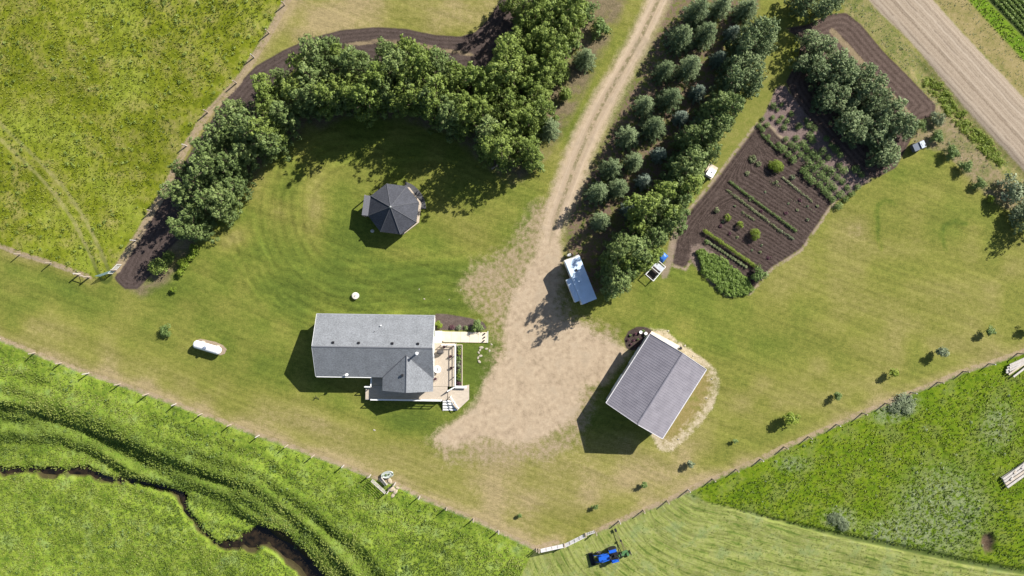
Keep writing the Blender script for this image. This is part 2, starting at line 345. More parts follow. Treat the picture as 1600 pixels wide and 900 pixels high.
Z -= .25*sstep(-sdf['hayedge'], -.25, .2)*(1-.0)*np.clip((GX-30)/8,0,1)*far
for pts in ([(1368,340),(1372,320),(1384,312),(1398,318)],[(1372,340),(1371,370),(1378,390)],[(1478,390),(1471,368),(1476,352),(1492,346),(1510,350)]):
    dry -= .35*np.exp(-(fld(lambda X, Y: sd_line(to_w(pts), X, Y))/.35)**2)
def zat(x, y):
    i = int(np.searchsorted(xs, x)); j = int(np.searchsorted(ys, y)); return float(Z[min(j,ny-1), min(i,nx-1)])

# ---------------------------------------------------------------- ground material: layers blended by distance to their outlines
gm = bpy.data.materials.new('ground_cover'); t = NT(gm)
co = t.coord('Object')
N0 = t.noise(co, .07, 2); N1 = t.noise(co, .33, 3, .6); N2 = t.noise(co, 1.3, 4, .65); N3 = t.noise(co, 5.0, 3, .7); N4 = t.noise(co, 17, 2, .7)
st = t.noise(t.mapping(co, (.5, 3.0, 1), (0,0,-fl_dir)), 1.2, 4, .65)
def comb(*ws):
    tot = None
    for n_, w_ in ws:
        v = t.m('MULTIPLY', n_, w_); tot = v if tot is None else t.m('ADD', tot, v)
    return tot
fine = comb((N2,.3),(N3,.4),(N4,.3)); med = comb((N1,.35),(N2,.35),(N3,.3)); edge_n = comb((N1,.3),(N2,.4),(N3,.3))
D = t.attr('dry')
dv = t.m('ADD', D, t.m('MULTIPLY', t.m('SUBTRACT', comb((N2,.5),(N3,.5)), .5), .9))
lawn = t.ramp(dv, [(.0,(.074,.104,.016)),(.22,(.108,.132,.021)),(.5,(.155,.158,.033)),(.75,(.193,.175,.055)),(1.0,(.25,.20,.10))])
def streak(a, sc, al=.1, det=3, rg=.6):
    """noise drawn out along the lines where attribute a stays the same"""
    cv = t.n.new('ShaderNodeCombineXYZ'); sp = t.n.new('ShaderNodeSeparateXYZ'); t.lk(co, sp.inputs[0])
    t.lk(t.m('MULTIPLY', t.attr(a), sc), cv.inputs[0]); t.lk(t.m('MULTIPLY', sp.outputs[0], al), cv.inputs[1]); t.lk(t.m('MULTIPLY', sp.outputs[1], al), cv.inputs[2])
    return t.noise(cv.outputs[0], 1.0, det, rg)
s1 = t.m('ADD', t.m('MULTIPLY', t.m('SINE', t.m('MULTIPLY', t.attr('mow'), 2*PI/1.55)), .085), t.m('MULTIPLY', t.m('SUBTRACT', streak('mow', 1.1, .12, 4, .7), .5), 1.0))
s1 = t.m('MULTIPLY', s1, t.attr('mowmask'))
s2 = t.m('MULTIPLY', t.m('SUBTRACT', streak('mow2', 1.1, .05, 4, .7), .5), .95)
s2 = t.m('ADD', s2, t.m('MULTIPLY', t.m('SUBTRACT', st, .5), .5))
s1 = t.m('MULTIPLY', s1, t.sm(N1, .3, .6, .25, 1.3))
g_ = t.m('ADD', t.m('ADD', s1, s2), t.m('MULTIPLY', t.m('SUBTRACT', fine, .5), 2.3)); g_ = t.m('ADD', g_, 1.0)
def mul(c, f):
    n = t.n.new('ShaderNodeVectorMath'); n.operation = 'SCALE'; t.lk(c, n.inputs[0]); t.lk(f, n.inputs['Scale']); return n.outputs[0]
col = mul(lawn, g_)
BUMP = [0.25]
bump_f = 0.25
def layer(attr, c, soft, amp, b, opacity=None, nz=None):
    global col, bump_f
    v = t.m('ADD', t.m('MULTIPLY', t.attr(attr), -1), t.m('MULTIPLY', t.m('SUBTRACT', nz or edge_n, .5), amp))
    f = t.sm(v, -soft, soft)
    if opacity is not None: f = t.m('MULTIPLY', f, opacity)
    col = t.mix(f, col, c); bump_f = t.fmix(f, bump_f, b)
def R(v, *cs, lo=.34, hi=.66):
    k = len(cs); return t.ramp(v, [(lo+(hi-lo)*i/(k-1), c) for i, c in enumerate(cs)])
big = comb((N0,.35),(N1,.3),(N2,.2),(N3,.15))
layer('scruff', R(comb((N2,.4),(N3,.3),(N4,.3)), (.13,.125,.045),(.20,.165,.085),(.29,.225,.145),(.34,.27,.185)), 1.5, 7.5, .5, t.sm(comb((N1,.5),(N2,.5)), .36, .56, .35, 1.0))
mead = t.mix(t.sm(N1, .42, .66), R(med, (.07,.10,.006),(.135,.165,.009),(.18,.205,.013),(.22,.205,.035), lo=.36, hi=.64), R(fine, (.09,.10,.02),(.17,.17,.035),(.24,.20,.09), lo=.36, hi=.64))
mead = t.mix(t.m('MULTIPLY', t.sm(N0, .48, .66), .8), mead, R(fine, (.09,.125,.012),(.15,.185,.02),(.20,.22,.035), lo=.38, hi=.62))
mead = mul(mead, t.sm(comb((N0,.5),(N1,.5)), .36, .64, .74, 1.22)); layer('meadow', mead, .25, .9, .9)
tcol = R(fine, (.10,.12,.03),(.20,.19,.07),(.28,.23,.13))
layer('tracks', t.mix(t.sm(t.attr('tracky'), -8, -1), tcol, (.045,.065,.012)), .2, .7, .4, t.sm(t.attr('tracky'), -25, 2, .55, .8))
past = t.mix(t.sm(N1, .5, .72), R(med, (.05,.10,.012),(.125,.19,.02),(.19,.25,.03),(.24,.27,.06), lo=.37, hi=.63), R(fine, (.06,.11,.03),(.14,.20,.05),(.20,.25,.09), lo=.36, hi=.64))
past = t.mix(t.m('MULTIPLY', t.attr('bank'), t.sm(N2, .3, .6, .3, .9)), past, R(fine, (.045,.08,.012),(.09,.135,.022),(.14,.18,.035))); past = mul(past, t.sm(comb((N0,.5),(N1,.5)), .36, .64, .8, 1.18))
layer('pasture', past, .25, .8, .9)
ep = t.mix(t.sm(N1, .48, .66), R(med, (.045,.088,.003),(.088,.145,.005),(.135,.182,.010),(.175,.20,.022), lo=.37, hi=.63), R(fine, (.05,.10,.01),(.12,.16,.025),(.19,.20,.05), lo=.36, hi=.64))
ep = t.mix(t.m('MULTIPLY', t.sm(t.attr('silver'), .25, .8), t.sm(N2, .38, .56)), ep, R(fine, (.06,.10,.045),(.15,.19,.08),(.24,.25,.13), lo=.36, hi=.64))
layer('eastpasture', ep, .2, .7, .9)
layer('etracks', (.03,.055,.006), .15, .3, .6, .65)
hr = t.m('ADD', t.m('ABSOLUTE', t.m('SINE', t.m('MULTIPLY', t.attr('hayrow'), PI/1.25))), t.m('MULTIPLY', t.m('SUBTRACT', N1, .45), 3.0))
hay = t.mix(t.sm(hr, .0, .35), R(fine, (.085,.125,.022),(.13,.175,.035)), R(med, (.125,.160,.035),(.175,.205,.05),(.22,.235,.075),(.25,.24,.11), lo=.36, hi=.64))
hs = streak('hayrow', 2.2, .15, 4, .7); hay = mul(hay, t.sm(hs, .36, .62, .72, 1.16))
hay = t.mix(t.m('MULTIPLY', t.sm(N1, .52, .68), .6), hay, R(fine, (.07,.13,.045),(.14,.20,.07),(.22,.25,.10)))
layer('hay', hay, .3, .9, .7)
layer('hayedge', (.035,.06,.012), .15, .5, .5, .75)
layer('verge', R(med, (.06,.085,.02),(.12,.135,.035),(.22,.19,.08),(.30,.24,.12)), .4, 1.3, .7)
layer('verge2', R(med, (.10,.12,.03),(.18,.16,.055),(.25,.20,.09),(.31,.25,.13)), .4, 1.2, .6)
layer('bush_soil', R(med, (.07,.09,.03),(.14,.14,.05),(.22,.17,.10),(.30,.25,.18)), .5, 1.5, .7)
layer('lush', R(med, (.05,.11,.006),(.11,.19,.01),(.17,.24,.02)), .3, .8, .9)
layer('crop', (.045,.065,.018), .2, .4, .5)
layer('bare', t.mix(t.sm(N2, .45, .6), R(fine, (.08,.055,.04),(.15,.105,.075),(.22,.16,.115)), R(fine, (.07,.09,.02),(.12,.13,.035))), .8, 2.5, .6, t.sm(N1, .3, .5, .55, 1))
layer('bare2', R(fine, (.06,.055,.03),(.14,.11,.065),(.24,.185,.125)), .9, 2.2, .6, t.sm(N1, .34, .55, .25, .95))
layer('topstrip', R(fine, (.10,.13,.02),(.15,.16,.035),(.21,.18,.06)), .5, 1.2, .4, .6)
rr = t.attr('tilled')
til = t.m('ADD', fine, t.m('MULTIPLY', t.m('SINE', t.m('MULTIPLY', rr, 2*PI/.62)), .035))
layer('tilled', R(til, (.036,.026,.022),(.066,.049,.043),(.094,.071,.063), lo=.38, hi=.64), .16, .5, .6)
til2 = t.m('ADD', fine, t.m('MULTIPLY', t.m('SINE', t.m('MULTIPLY', t.attr('tilled2'), 2*PI/.8)), .05))
layer('tilled2', R(til2, (.045,.03,.024),(.085,.060,.050),(.125,.09,.075), lo=.38, hi=.64), .16, .5, .6)
layer('grassline', R(fine, (.14,.12,.06),(.22,.17,.10),(.30,.23,.15)), .15, .7, .6, .85)
fr = t.m('ADD', fine, t.m('MULTIPLY', t.m('SINE', t.m('MULTIPLY', t.attr('furrow'), 2*PI/.55)), .038))
layer('bed2', R(fine, (.075,.052,.045),(.155,.112,.102),(.225,.17,.155)), .25, .8, .7)
layer('gardenrim', R(fine, (.15,.12,.075),(.24,.19,.13),(.32,.26,.19)), .2, 1.1, .4, t.sm(N2, .36, .52))
layer('garden', R(fr, (.022,.015,.012),(.056,.040,.034),(.094,.070,.061), lo=.38, hi=.62), .2, 1.0, .9)
layer('leafbed', R(fine, (.05,.04,.03),(.16,.12,.10),(.25,.19,.16)), .35, 1.8, .7)
layer('path', R(fine, (.16,.125,.09),(.22,.17,.13),(.28,.22,.17)), .25, .7, .3, .85)
# driveway: packed dirt, two ruts with a weedy crown further up
dc = R(comb((N1,.2),(N2,.3),(N3,.2),(N4,.3)), (.23,.175,.115),(.325,.25,.17),(.375,.295,.205),(.43,.345,.25), lo=.36, hi=.64)
rc = t.m('ABSOLUTE', t.m('ADD', t.attr('road_c'), t.m('MULTIPLY', t.m('SUBTRACT', N2, .5), .5)))
crown = t.m('MULTIPLY', t.m('MULTIPLY', t.sm(rc, .1, .45, 1, 0), t.attr('uphill')), t.sm(N2, .38, .55))
dc = t.mix(t.m('MULTIPLY', crown, .8), dc, (.13,.115,.05))
rut = t.m('MULTIPLY', t.sm(t.m('ABSOLUTE', t.m('SUBTRACT', rc, .95)), .0, .5, 1, 0), t.attr('uphill'))
dc = t.mix(t.m('MULTIPLY', rut, .5), dc, (.43,.34,.25))
yst = t.m('ADD', t.m('MULTIPLY', N1, .4), t.m('ADD', t.m('MULTIPLY', N2, .4), t.m('MULTIPLY', streak('yard', 1.6, .2, 4, .7), .2))); ys2 = streak('road_c', 1.6, .04, 4, .7)
dc = mul(dc, t.sm(t.m('ADD', t.m('MULTIPLY', yst, t.m('SUBTRACT', 1, t.attr('uphill'))), t.m('MULTIPLY', ys2, t.attr('uphill'))), .34, .62, .86, 1.07))
dc = t.mix(t.m('MULTIPLY', t.sm(N1, .5, .68), .45), dc, (.25,.20,.14)); dc = t.mix(t.m('MULTIPLY', t.sm(N4, .60, .72), .5), dc, (.52,.44,.34)); dc = t.mix(t.m('MULTIPLY', t.sm(N3, .36, .28), .45), dc, (.17,.14,.085))
dc = t.mix(t.m('MULTIPLY', t.m('MULTIPLY', t.sm(t.m('ADD', t.attr('tyres'), t.m('MULTIPLY', t.m('SUBTRACT', N3, .5), .25)), -.14, .10, 1, 0), t.sm(N1, .4, .6, .2, 1)), .45), dc, (.255,.20,.14))
layer('driveway', dc, .85, 3.2, .45)
ruv = t.m('ADD', t.attr('road_u'), t.m('MULTIPLY', t.m('SUBTRACT', N1, .5), .5))
uv = t.n.new('ShaderNodeCombineXYZ'); t.lk(ruv, uv.inputs[0])
lane = t.noise(uv.outputs[0], 1.1, 5, .75)
rn = comb((lane,.6),(N3,.15),(N4,.25))
rcol = R(rn, (.15,.115,.083),(.255,.203,.150),(.315,.258,.197),(.375,.312,.245), lo=.41, hi=.59)
for u0, w0, s0 in ((-3.2,.22,.5),(-4.6,.18,.55),(-6.3,.2,.4),(-2.0,.15,.35)):
    q = t.sm(t.m('ABSOLUTE', t.m('SUBTRACT', ruv, u0)), 0, w0, 1, 0); rcol = t.mix(t.m('MULTIPLY', t.m('MULTIPLY', q, s0), t.sm(N1, .4, .56)), rcol, (.12,.09,.065))
layer('road', rcol, .25, .9, .3)
layer('apron', t.mix(t.sm(t.m('ADD', t.attr('apron'), t.m('MULTIPLY', t.m('SUBTRACT', comb((N1,.3),(N2,.7)), .5), 5.0)), -1.9, -.5), R(fine, (.14,.12,.035),(.205,.165,.06),(.29,.225,.11)), R(fine, (.20,.16,.09),(.36,.30,.20),(.52,.45,.33))), .35, 2.6, .6, t.sm(comb((N1,.5),(N2,.5)), .36, .54, .45, 1))
layer('gardenbed', R(fine, (.05,.036,.03),(.10,.075,.065),(.16,.125,.11)), .12, .3, .8)
layer('flowerbed', R(fine, (.025,.017,.014),(.055,.04,.035),(.09,.07,.06)), .12, .25, .8)
layer('hole', R(fine, (.03,.02,.012),(.08,.055,.035),(.15,.11,.07)), .5, 1.6, .8)
layer('dirtline', R(fine, (.16,.13,.07),(.26,.20,.125),(.34,.27,.175)), .16, .9, .4, t.sm(N2, .34, .5, .35, 1))
layer('creekbank', R(fine, (.035,.028,.014),(.06,.05,.02)), .25, .7, .5)
t.out(col, .95, 0, .12)
bh = comb((N2,.25),(N3,.4),(N4,.35)); t.bump(bh, bump_f, .12)

order = ['scruff','meadow','pasture','eastpasture','hay','verge','verge2','bush_soil','lush','crop','bare','bare2','tilled','tilled2','garden','bed2','leafbed','driveway','road','apron','gardenbed','flowerbed','creekbank']
sdf['creekbank'] = np.maximum(sdf['creek']-.15-.6*np.clip(vnoise(GX, GY, 3, 63)+.1, 0, 1), -sdf['creek']-9)
names = {'scruff':'dirt_verge','meadow':'meadow','pasture':'creek_pasture','eastpasture':'rough_pasture','hay':'hay_field','verge':'roadside_verge','verge2':'roadside_verge','bush_soil':'roadside_verge','lush':'ditch_bank','crop':'crop_field','bare':'woodland_floor','bare2':'woodland_floor','tilled':'tilled_strip','tilled2':'tilled_strip','garden':'garden_soil','bed2':'garden_soil','leafbed':'garden_soil','driveway':'driveway','road':'gravel_road','apron':'gravel_apron','gardenbed':'planting_bed','flowerbed':'planting_bed','creekbank':'creek_bank'}
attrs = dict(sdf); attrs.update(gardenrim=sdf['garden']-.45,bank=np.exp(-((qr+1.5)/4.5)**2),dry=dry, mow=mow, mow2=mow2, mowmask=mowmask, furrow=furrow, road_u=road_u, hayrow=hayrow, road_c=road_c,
    uphill=sstep(GY, 1, 16)*1.0, yard=np.hypot(GX-P(905,600)[0], (GY-P(905,600)[1])*1.4)+4.5*vnoise(GX,GY,9,71)+1.2*vnoise(GX,GY,3,72), tracky=GY*-1.0,
    silver=blob(1470,800,9,9,.9)+blob(1400,640,4,2,1.2,.35)+blob(1310,810,3,2,1)+blob(1390,835,4,2,.9)+blob(1560,660,4,5,.7)+blob(1240,725,4,2,.7))
reg = np.zeros(GX.shape, int)
for i, k in enumerate(order): reg = np.where(sdf[k] < .05, i+1, reg)
freg = reg[:-1, :-1].ravel()
idx = np.arange(nx*ny).reshape(ny, nx)
FQ = np.stack([idx[:-1,:-1], idx[:-1,1:], idx[1:,1:], idx[1:,:-1]], -1).reshape(-1, 4)
VV = np.stack([GX.ravel(), GY.ravel(), Z.ravel()], -1)
groups = {}
for i in range(len(order)+1): groups.setdefault('lawn' if i == 0 else names[order[i-1]], []).append(i)
# one shared normal field so that the sheets meet without seams
dzx = np.gradient(Z, xs, axis=1); dzy = np.gradient(Z, ys, axis=0)
NRM = np.stack([-dzx.ravel(), -dzy.ravel(), np.ones(nx*ny)], -1); NRM /= np.linalg.norm(NRM, axis=1)[:, None]
for nm, ids in groups.items():
    F = FQ[np.isin(freg, ids)]
    if len(F) == 0: continue
    u, inv = np.unique(F, return_inverse=True)
    me = raw_mesh(nm, VV[u], inv.reshape(-1, 4), {k: v.ravel()[u] for k, v in attrs.items()})
    me.materials.append(gm); me.shade_smooth()
    me.normals_split_custom_set_from_vertices(NRM[u])
    o = bpy.data.objects.new(nm, me); C.objects.link(o); o['kind'] = 'structure'
# creek water, just below the banks
wm = bpy.data.materials.new('creek_water'); w = NT(wm); wc = w.coord()
w.out(w.ramp(w.noise(wc, 1.2, 3), [(.35,(.006,.005,.003)),(.7,(.030,.020,.010))]), .12, 0, .5); w.bump(w.noise(wc, 4, 2), .08, .02)
V = []; F = []
for i, (x, y) in enumerate(creek_w):
    a = creek_w[max(i-1,0)]; b = creek_w[min(i+1,len(creek_w)-1)]; d = np.array(b)-np.array(a); d /= np.hypot(*d); n_ = np.array([-d[1], d[0]])
    hw = .55 + 1.3*min(max((x-creek_w[13][0]-1)/4, 0), 1)
    zz = zat(x, y) + .16
    V += [(x+n_[0]*hw, y+n_[1]*hw, zz), (x-n_[0]*hw, y-n_[1]*hw, zz)]
    if i: F.append((2*i-2, 2*i-1, 2*i+1, 2*i))
me = bpy.data.meshes.new('creek'); me.from_pydata(V, [], F); me.materials.append(wm)
o = bpy.data.objects.new('creek', me); C.objects.link(o); o['kind'] = 'structure'
# ---------------------------------------------------------------- foliage
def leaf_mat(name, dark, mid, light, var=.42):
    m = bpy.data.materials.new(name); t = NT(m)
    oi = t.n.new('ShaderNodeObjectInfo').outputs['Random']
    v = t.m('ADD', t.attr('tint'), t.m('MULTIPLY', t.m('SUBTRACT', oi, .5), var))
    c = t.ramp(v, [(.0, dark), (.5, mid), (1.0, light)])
    t.out(c, .6, 0, .3)
    tr = t.n.new('ShaderNodeBsdfTranslucent'); t.lk(c, tr.inputs[0])
    ms = t.n.new('ShaderNodeMixShader'); ms.inputs[0].default_value = .16
    t.l.new(t.b.outputs[0], ms.inputs[1]); t.l.new(tr.outputs[0], ms.inputs[2])
    t.l.new(ms.outputs[0], t.n['Material Output'].inputs[0]); return m
LM = {
 'ash':    leaf_mat('ash_leaves', (.052,.082,.022), (.120,.172,.048), (.21,.265,.085)),
 'maple':  leaf_mat('maple_leaves', (.062,.096,.015), (.138,.192,.033), (.225,.285,.063)),
 'oak':    leaf_mat('grey_green_leaves', (.058,.090,.034), (.135,.185,.072), (.235,.29,.13)),
 'spruce': leaf_mat('spruce_needles', (.058,.088,.036), (.124,.170,.072), (.22,.275,.13)),
 'blue':   leaf_mat('blue_spruce_needles', (.07,.10,.065), (.14,.185,.125), (.23,.285,.22)),
 'lime':   leaf_mat('lime_leaves', (.08,.12,.010), (.15,.21,.018), (.23,.29,.035)),
 'crop':   leaf_mat('crop_leaves', (.06,.10,.022), (.12,.185,.046), (.20,.27,.085)),
 'pale':   leaf_mat('pale_leaves', (.10,.13,.05), (.19,.22,.10), (.28,.30,.17)),
 'silver': leaf_mat('silver_leaves', (.09,.12,.055), (.17,.21,.11), (.26,.30,.18)),
 'patch':  leaf_mat('patch_leaves', (.075,.125,.018), (.14,.215,.035), (.21,.29,.06)),
 'red':    leaf_mat('purple_leaves', (.05,.02,.03), (.10,.04,.06), (.16,.07,.08)),
 'grass':  leaf_mat('meadow_grass', (.09,.12,.006), (.15,.18,.010), (.20,.225,.025)),
 'pgrass': leaf_mat('pasture_grass', (.085,.13,.014), (.15,.20,.026), (.215,.25,.055)),
 'egrass': leaf_mat('rough_grass', (.065,.11,.004), (.105,.16,.006), (.155,.195,.017)),
}
bark = mat('bark', (.12,.09,.065), .9, 0, .3, 6, .5)
def quads(c, n, up, su, sv):
    """one quad per row: centre c, normal n, long axis near 'up', half sizes su, sv"""
    n = n/np.linalg.norm(n, axis=1)[:, None]
    a = up - n*np.sum(up*n, axis=1)[:, None]; a /= np.linalg.norm(a, axis=1)[:, None]+1e-9
    b = np.cross(n, a); su = su[:, None]; sv = sv[:, None]
    V = np.stack([c-a*su, c+b*sv-a*su*.1, c+a*su, c-b*sv-a*su*.1], 1).reshape(-1, 3)
    return V, np.arange(len(V)).reshape(-1, 4)
def rdir(n, r):
    v = r.normal(size=(n, 3)); return v/np.linalg.norm(v, axis=1)[:, None]
def clump_cloud(lobes, per, size, r, flat=.35):
    """leaves over the skins of many small lobes [(x,y,z,radius,tint)]"""
    cs=[]; ns=[]; ts=[]
    for (x, y, z, rad, ti) in lobes:
        k = max(6, int(per*rad*rad)); d = rdir(k, r); d[:,2] = np.abs(d[:,2])*.85 + d[:,2]*.15
        rr = rad*(.55+.5*r.random(k)); cs.append(np.array([x,y,z])+d*rr[:,None]*np.array([1,1,.8]))
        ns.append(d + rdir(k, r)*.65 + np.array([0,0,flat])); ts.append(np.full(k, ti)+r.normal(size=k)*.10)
    c = np.concatenate(cs); n = np.concatenate(ns); ti = np.concatenate(ts); k = len(c)
    su = size*(.6+.8*r.random(k)); V, F = quads(c, n, rdir(k, r), su, su*.62)
    return V, F, np.repeat(np.clip(ti, 0, 1), 4)
def broadleaf(seed, R_, H, n, small=1.0):
    """several pointed leaders, each a cone of leafy lobes"""
    r = np.random.default_rng(seed); lobes = []; k = 4
    tops = [(0, 0, H*1.0, .62)]+[(math.cos(a)*R_*.50, math.sin(a)*R_*.50, H*(.76+.20*r.random()), .56) for a in np.arange(k)*2*PI/k+r.random()*3]
    for (tx, ty, th, wf) in tops:
        for i in range(n//len(tops)):
            u = r.random()**.95; z = H*.09+(th-H*.09)*u; env = R_*wf*(1-u)**.62+.12; a = r.random()*2*PI; q = .55+.5*r.random()
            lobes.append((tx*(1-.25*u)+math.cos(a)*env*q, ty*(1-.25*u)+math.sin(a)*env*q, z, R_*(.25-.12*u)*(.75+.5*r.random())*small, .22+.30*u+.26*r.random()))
    return clump_cloud(lobes, 135, .14, r)
def trunk_mb(H, r0, R_, n=5, seed=0):
    rd = random.Random(seed); m = MB(); h1 = H*.38
    m.tube((0,0,-.1), (0,0,.4), r0*1.5, r0, 9); m.tube((0,0,.4), (.05,.05,h1), r0, r0*.75, 9)
    m.tube((.05,.05,h1), (0,0,H*.82), r0*.75, r0*.2, 7)
    for i in range(n):
        a = i*2*PI/n+rd.random(); z = h1*(.75+.7*rd.random()); L = R_*.8
        p = (.05,.05,z); q = (math.cos(a)*L*.5, math.sin(a)*L*.5, z+H*.16); e = (math.cos(a)*L, math.sin(a)*L, z+H*.27)
        m.tube(p, q, r0*.45, r0*.28, 6); m.tube(q, e, r0*.28, r0*.08, 5)
    return m
def leaf_obj(name, data, m, parent=None):
    V, F, ti = data; me = raw_mesh(name, V, F, {'tint': ti}); me.materials.append(m)
    o = bpy.data.objects.new(name, me); C.objects.link(o)
    if parent: o.parent = parent
    return o
def spruce_data(seed, H, R_):
    """whorls of drooping boughs, each a string of needle tufts fanning from the trunk"""
    r = np.random.default_rng(seed); cs=[]; ns=[]; ups=[]; ti=[]; sz=[]; wd=[]
    L = 13
    for l in range(L):
        f = l/(L-1); z = .35+f*(H-.4); rad = R_*(1-f)**.5*(.92+.16*r.random())+.06; nb = int(11-5*f); off = r.random()*6
        for b in range(nb):
            a = off+b*2*PI/nb+r.normal()*.16; rl = rad*(.72+.42*r.random()); k = max(3, int(rl/.17)); t0 = .35+.5*r.random()
            for j in range(k):
                s_ = (j+.7)/k; rr = rl*s_; zz = z - .25*rr*s_ + .12*(s_>.8); wdt = .30*(1-.45*s_)*(1-.4*f)+.06
                for q in range(9):
                    aa = a + r.normal()*.75; dirv = np.array([math.cos(aa), math.sin(aa), r.normal()*.35+.05])
                    cs.append((math.cos(a)*rr+dirv[0]*wdt*.8, math.sin(a)*rr+dirv[1]*wdt*.8, zz+dirv[2]*.16))
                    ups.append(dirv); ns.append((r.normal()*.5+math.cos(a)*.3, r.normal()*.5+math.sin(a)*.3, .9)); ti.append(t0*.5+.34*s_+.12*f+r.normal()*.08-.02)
                    sz.append(.10+.05*r.random()); wd.append(.042)
    c = np.array(cs); V, F = quads(c, np.array(ns), np.array(ups), np.array(sz), np.array(wd))
    return V, F, np.repeat(np.clip(ti, 0, 1), 4)

def proto_broad(name, mats, seed, R_, H, n, small=1.0):
    root = thing(name, '', 'tree', (0,0,0)); root['hgt'] = H
    trunk_mb(H, .13, R_, 5, seed).build('trunk', bark, root, smooth=True)
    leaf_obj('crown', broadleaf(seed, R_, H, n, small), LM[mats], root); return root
PRO = {}
for kind, R_, H, n in (('ash',2.4,11.0,150),('maple',2.4,11.3,150),('oak',2.1,8.6,125)):
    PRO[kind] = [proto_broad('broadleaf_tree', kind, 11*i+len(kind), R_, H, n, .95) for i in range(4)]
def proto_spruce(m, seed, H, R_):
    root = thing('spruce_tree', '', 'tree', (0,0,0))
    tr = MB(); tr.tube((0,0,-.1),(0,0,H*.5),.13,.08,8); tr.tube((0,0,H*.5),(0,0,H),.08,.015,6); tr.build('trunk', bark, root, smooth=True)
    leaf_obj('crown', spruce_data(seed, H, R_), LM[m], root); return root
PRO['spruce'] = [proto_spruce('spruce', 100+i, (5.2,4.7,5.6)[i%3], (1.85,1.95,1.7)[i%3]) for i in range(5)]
PRO['blue'] = [proto_spruce('blue', 200+i, 4.8, 1.45) for i in range(2)]
def proto_bush(m, seed, R_, H, n, nm='shrub', size=.12):
    r = np.random.default_rng(seed); root = thing(nm, '', 'shrub', (0,0,0)); lob = []
    for i in range(n):
        d = rdir(1, r)[0]; d[2] = abs(d[2]); q = r.random()**.4
        lob.append((d[0]*R_*q*.8, d[1]*R_*q*.8, H*.3+d[2]*H*.5*q, R_*(.27+.2*r.random()), .3+.4*r.random()))
    st_ = MB()
    for i in range(6): a = i*1.05; st_.tube((0,0,-.05),(math.cos(a)*R_*.5, math.sin(a)*R_*.5, H*.6), .03, .01, 5)
    st_.build('stem', bark, root); leaf_obj('foliage', clump_cloud(lob, 210*(1/max(R_,.4)), size, r), LM[m], root); return root
PRO['bush'] = [proto_bush('crop', 300+i, 1.5, 2.2, 26) for i in range(2)]
PRO['goldbush'] = [proto_bush('lime', 310+i, .95, 1.5, 22) for i in range(2)]
PRO['silverbush'] = [proto_bush('silver', 320+i, 1.6, 2.0, 26) for i in range(2)]
PRO['oliv'] = [proto_bush('maple', 340+i, 1.35, 2.3, 28) for i in range(2)]
USED = set()
def plant(kind, px, py, label, group=None, sc=1.0, zc=None, cat='tree', rot=None, name=None):
    """a tree whose crown, zc metres up, is seen at px,py of the plan"""
    ps = PRO[kind]; k = random.randrange(len(ps))
    if zc is None: zc = {'ash':6.5,'maple':7,'oak':5.4,'spruce':3.2,'blue':2.6}.get(kind, 1.0)*sc
    x, y = P(px, py, zc); z = zat(x, y) if abs(x) < 150 else 0
    s3 = (sc*random.uniform(.94,1.06), sc*random.uniform(.94,1.06), sc*random.uniform(.93,1.07))
    rot = random.uniform(0, 6.28) if rot is None else rot
    free = [i for i in range(len(ps)) if (kind, i) not in USED]
    if free:
        k = free[0]; USED.add((kind, k)); o = ps[k]; o.location = (x,y,z); o.rotation_euler = (0,0,rot); o.scale = s3; o['label'] = label
        if group: o['group'] = group
    else: o = dup(ps[k], (x,y,z), rot, label, s3, group)
    o['category'] = cat
    return o

G1 = 'windbreak trees curving round the round-roofed shelter lawn'
def rowset(kind, pts, label, group, sc=1.0, jit=1.0, low=1.0):
    for i, (x, y) in enumerate(pts):
        o = plant(kind if isinstance(kind, str) else random.choice(kind), x+random.uniform(-jit,jit), y+random.uniform(-jit,jit), label, group, sc*random.choice([.80,.9,.95,1.0,1.05,1.15])*random.uniform(.96,1.04), None if low == 1 else 5.6*sc*low)
        o.scale.z *= low
W_left = [(277,302),(284,265),(303,284),(321,233),(338,209),(355,187),(367,170),(325,312),(301,336),(343,282),(360,255),(379,235),(396,219),(391,194),(409,207),(343,329),(350,305),(365,288),(322,262),(374,211)]
rowset('ash', W_left, 'tall leafy tree in the left arm of the curved windbreak beside the meadow', 'trees in the left arm of the curved windbreak', .92)
plant('ash', 283,354,'shaded lower tree at the bottom end of the curved windbreak beside bare soil', None, .85)
plant('ash', 306,360,'dark tree at the bottom end of the curved windbreak touching the lawn edge', None, .75)
W_top = [(467,98),(489,80),(513,72),(533,84),(502,102),(538,104),(560,98),(455,138),(489,124),(473,158),(507,144),(529,129),(553,129),(538,149),(413,147),(413,173),(440,176),(409,200),(418,220),(578,113),(578,133),(569,149),(408,130),(492,150),(520,152),(548,143)]
rowset(['ash','maple'], W_top, 'tall leafy tree in the upper left bend of the curved windbreak', 'trees in the upper left bend of the curved windbreak', 1.0)
plant('ash', 433,116,'small single tree standing apart on the tilled strip left of the windbreak bend', None, .55)
W_mid = [(603,80),(634,76),(656,91),(618,102),(593,118),(633,122),(602,140),(633,145),(656,116),(687,100),(713,111),(736,118),(682,138),(709,129),(669,153),(696,162),(718,162),(744,162),(760,140),(767,118),(729,180),(753,178),(764,202),(704,180),(592,148),(618,155),(650,152),(676,163),(640,135)]
rowset(['ash','maple','maple'], W_mid, 'tall green tree in the top middle of the curved windbreak above the gazebo', 'trees in the top middle of the curved windbreak', 1.04)
W_right = [(776,120),(802,113),(824,133),(771,144),(798,158),(755,167),(818,165),(804,184),(778,178),(827,182),(784,209),(804,214),(764,225),(824,229),(784,231),(840,146),(851,120),(845,167)]
rowset(['maple'], W_right, 'bright green tree in the lower right end of the curved windbreak', 'trees in the lower right end of the curved windbreak', 1.0)
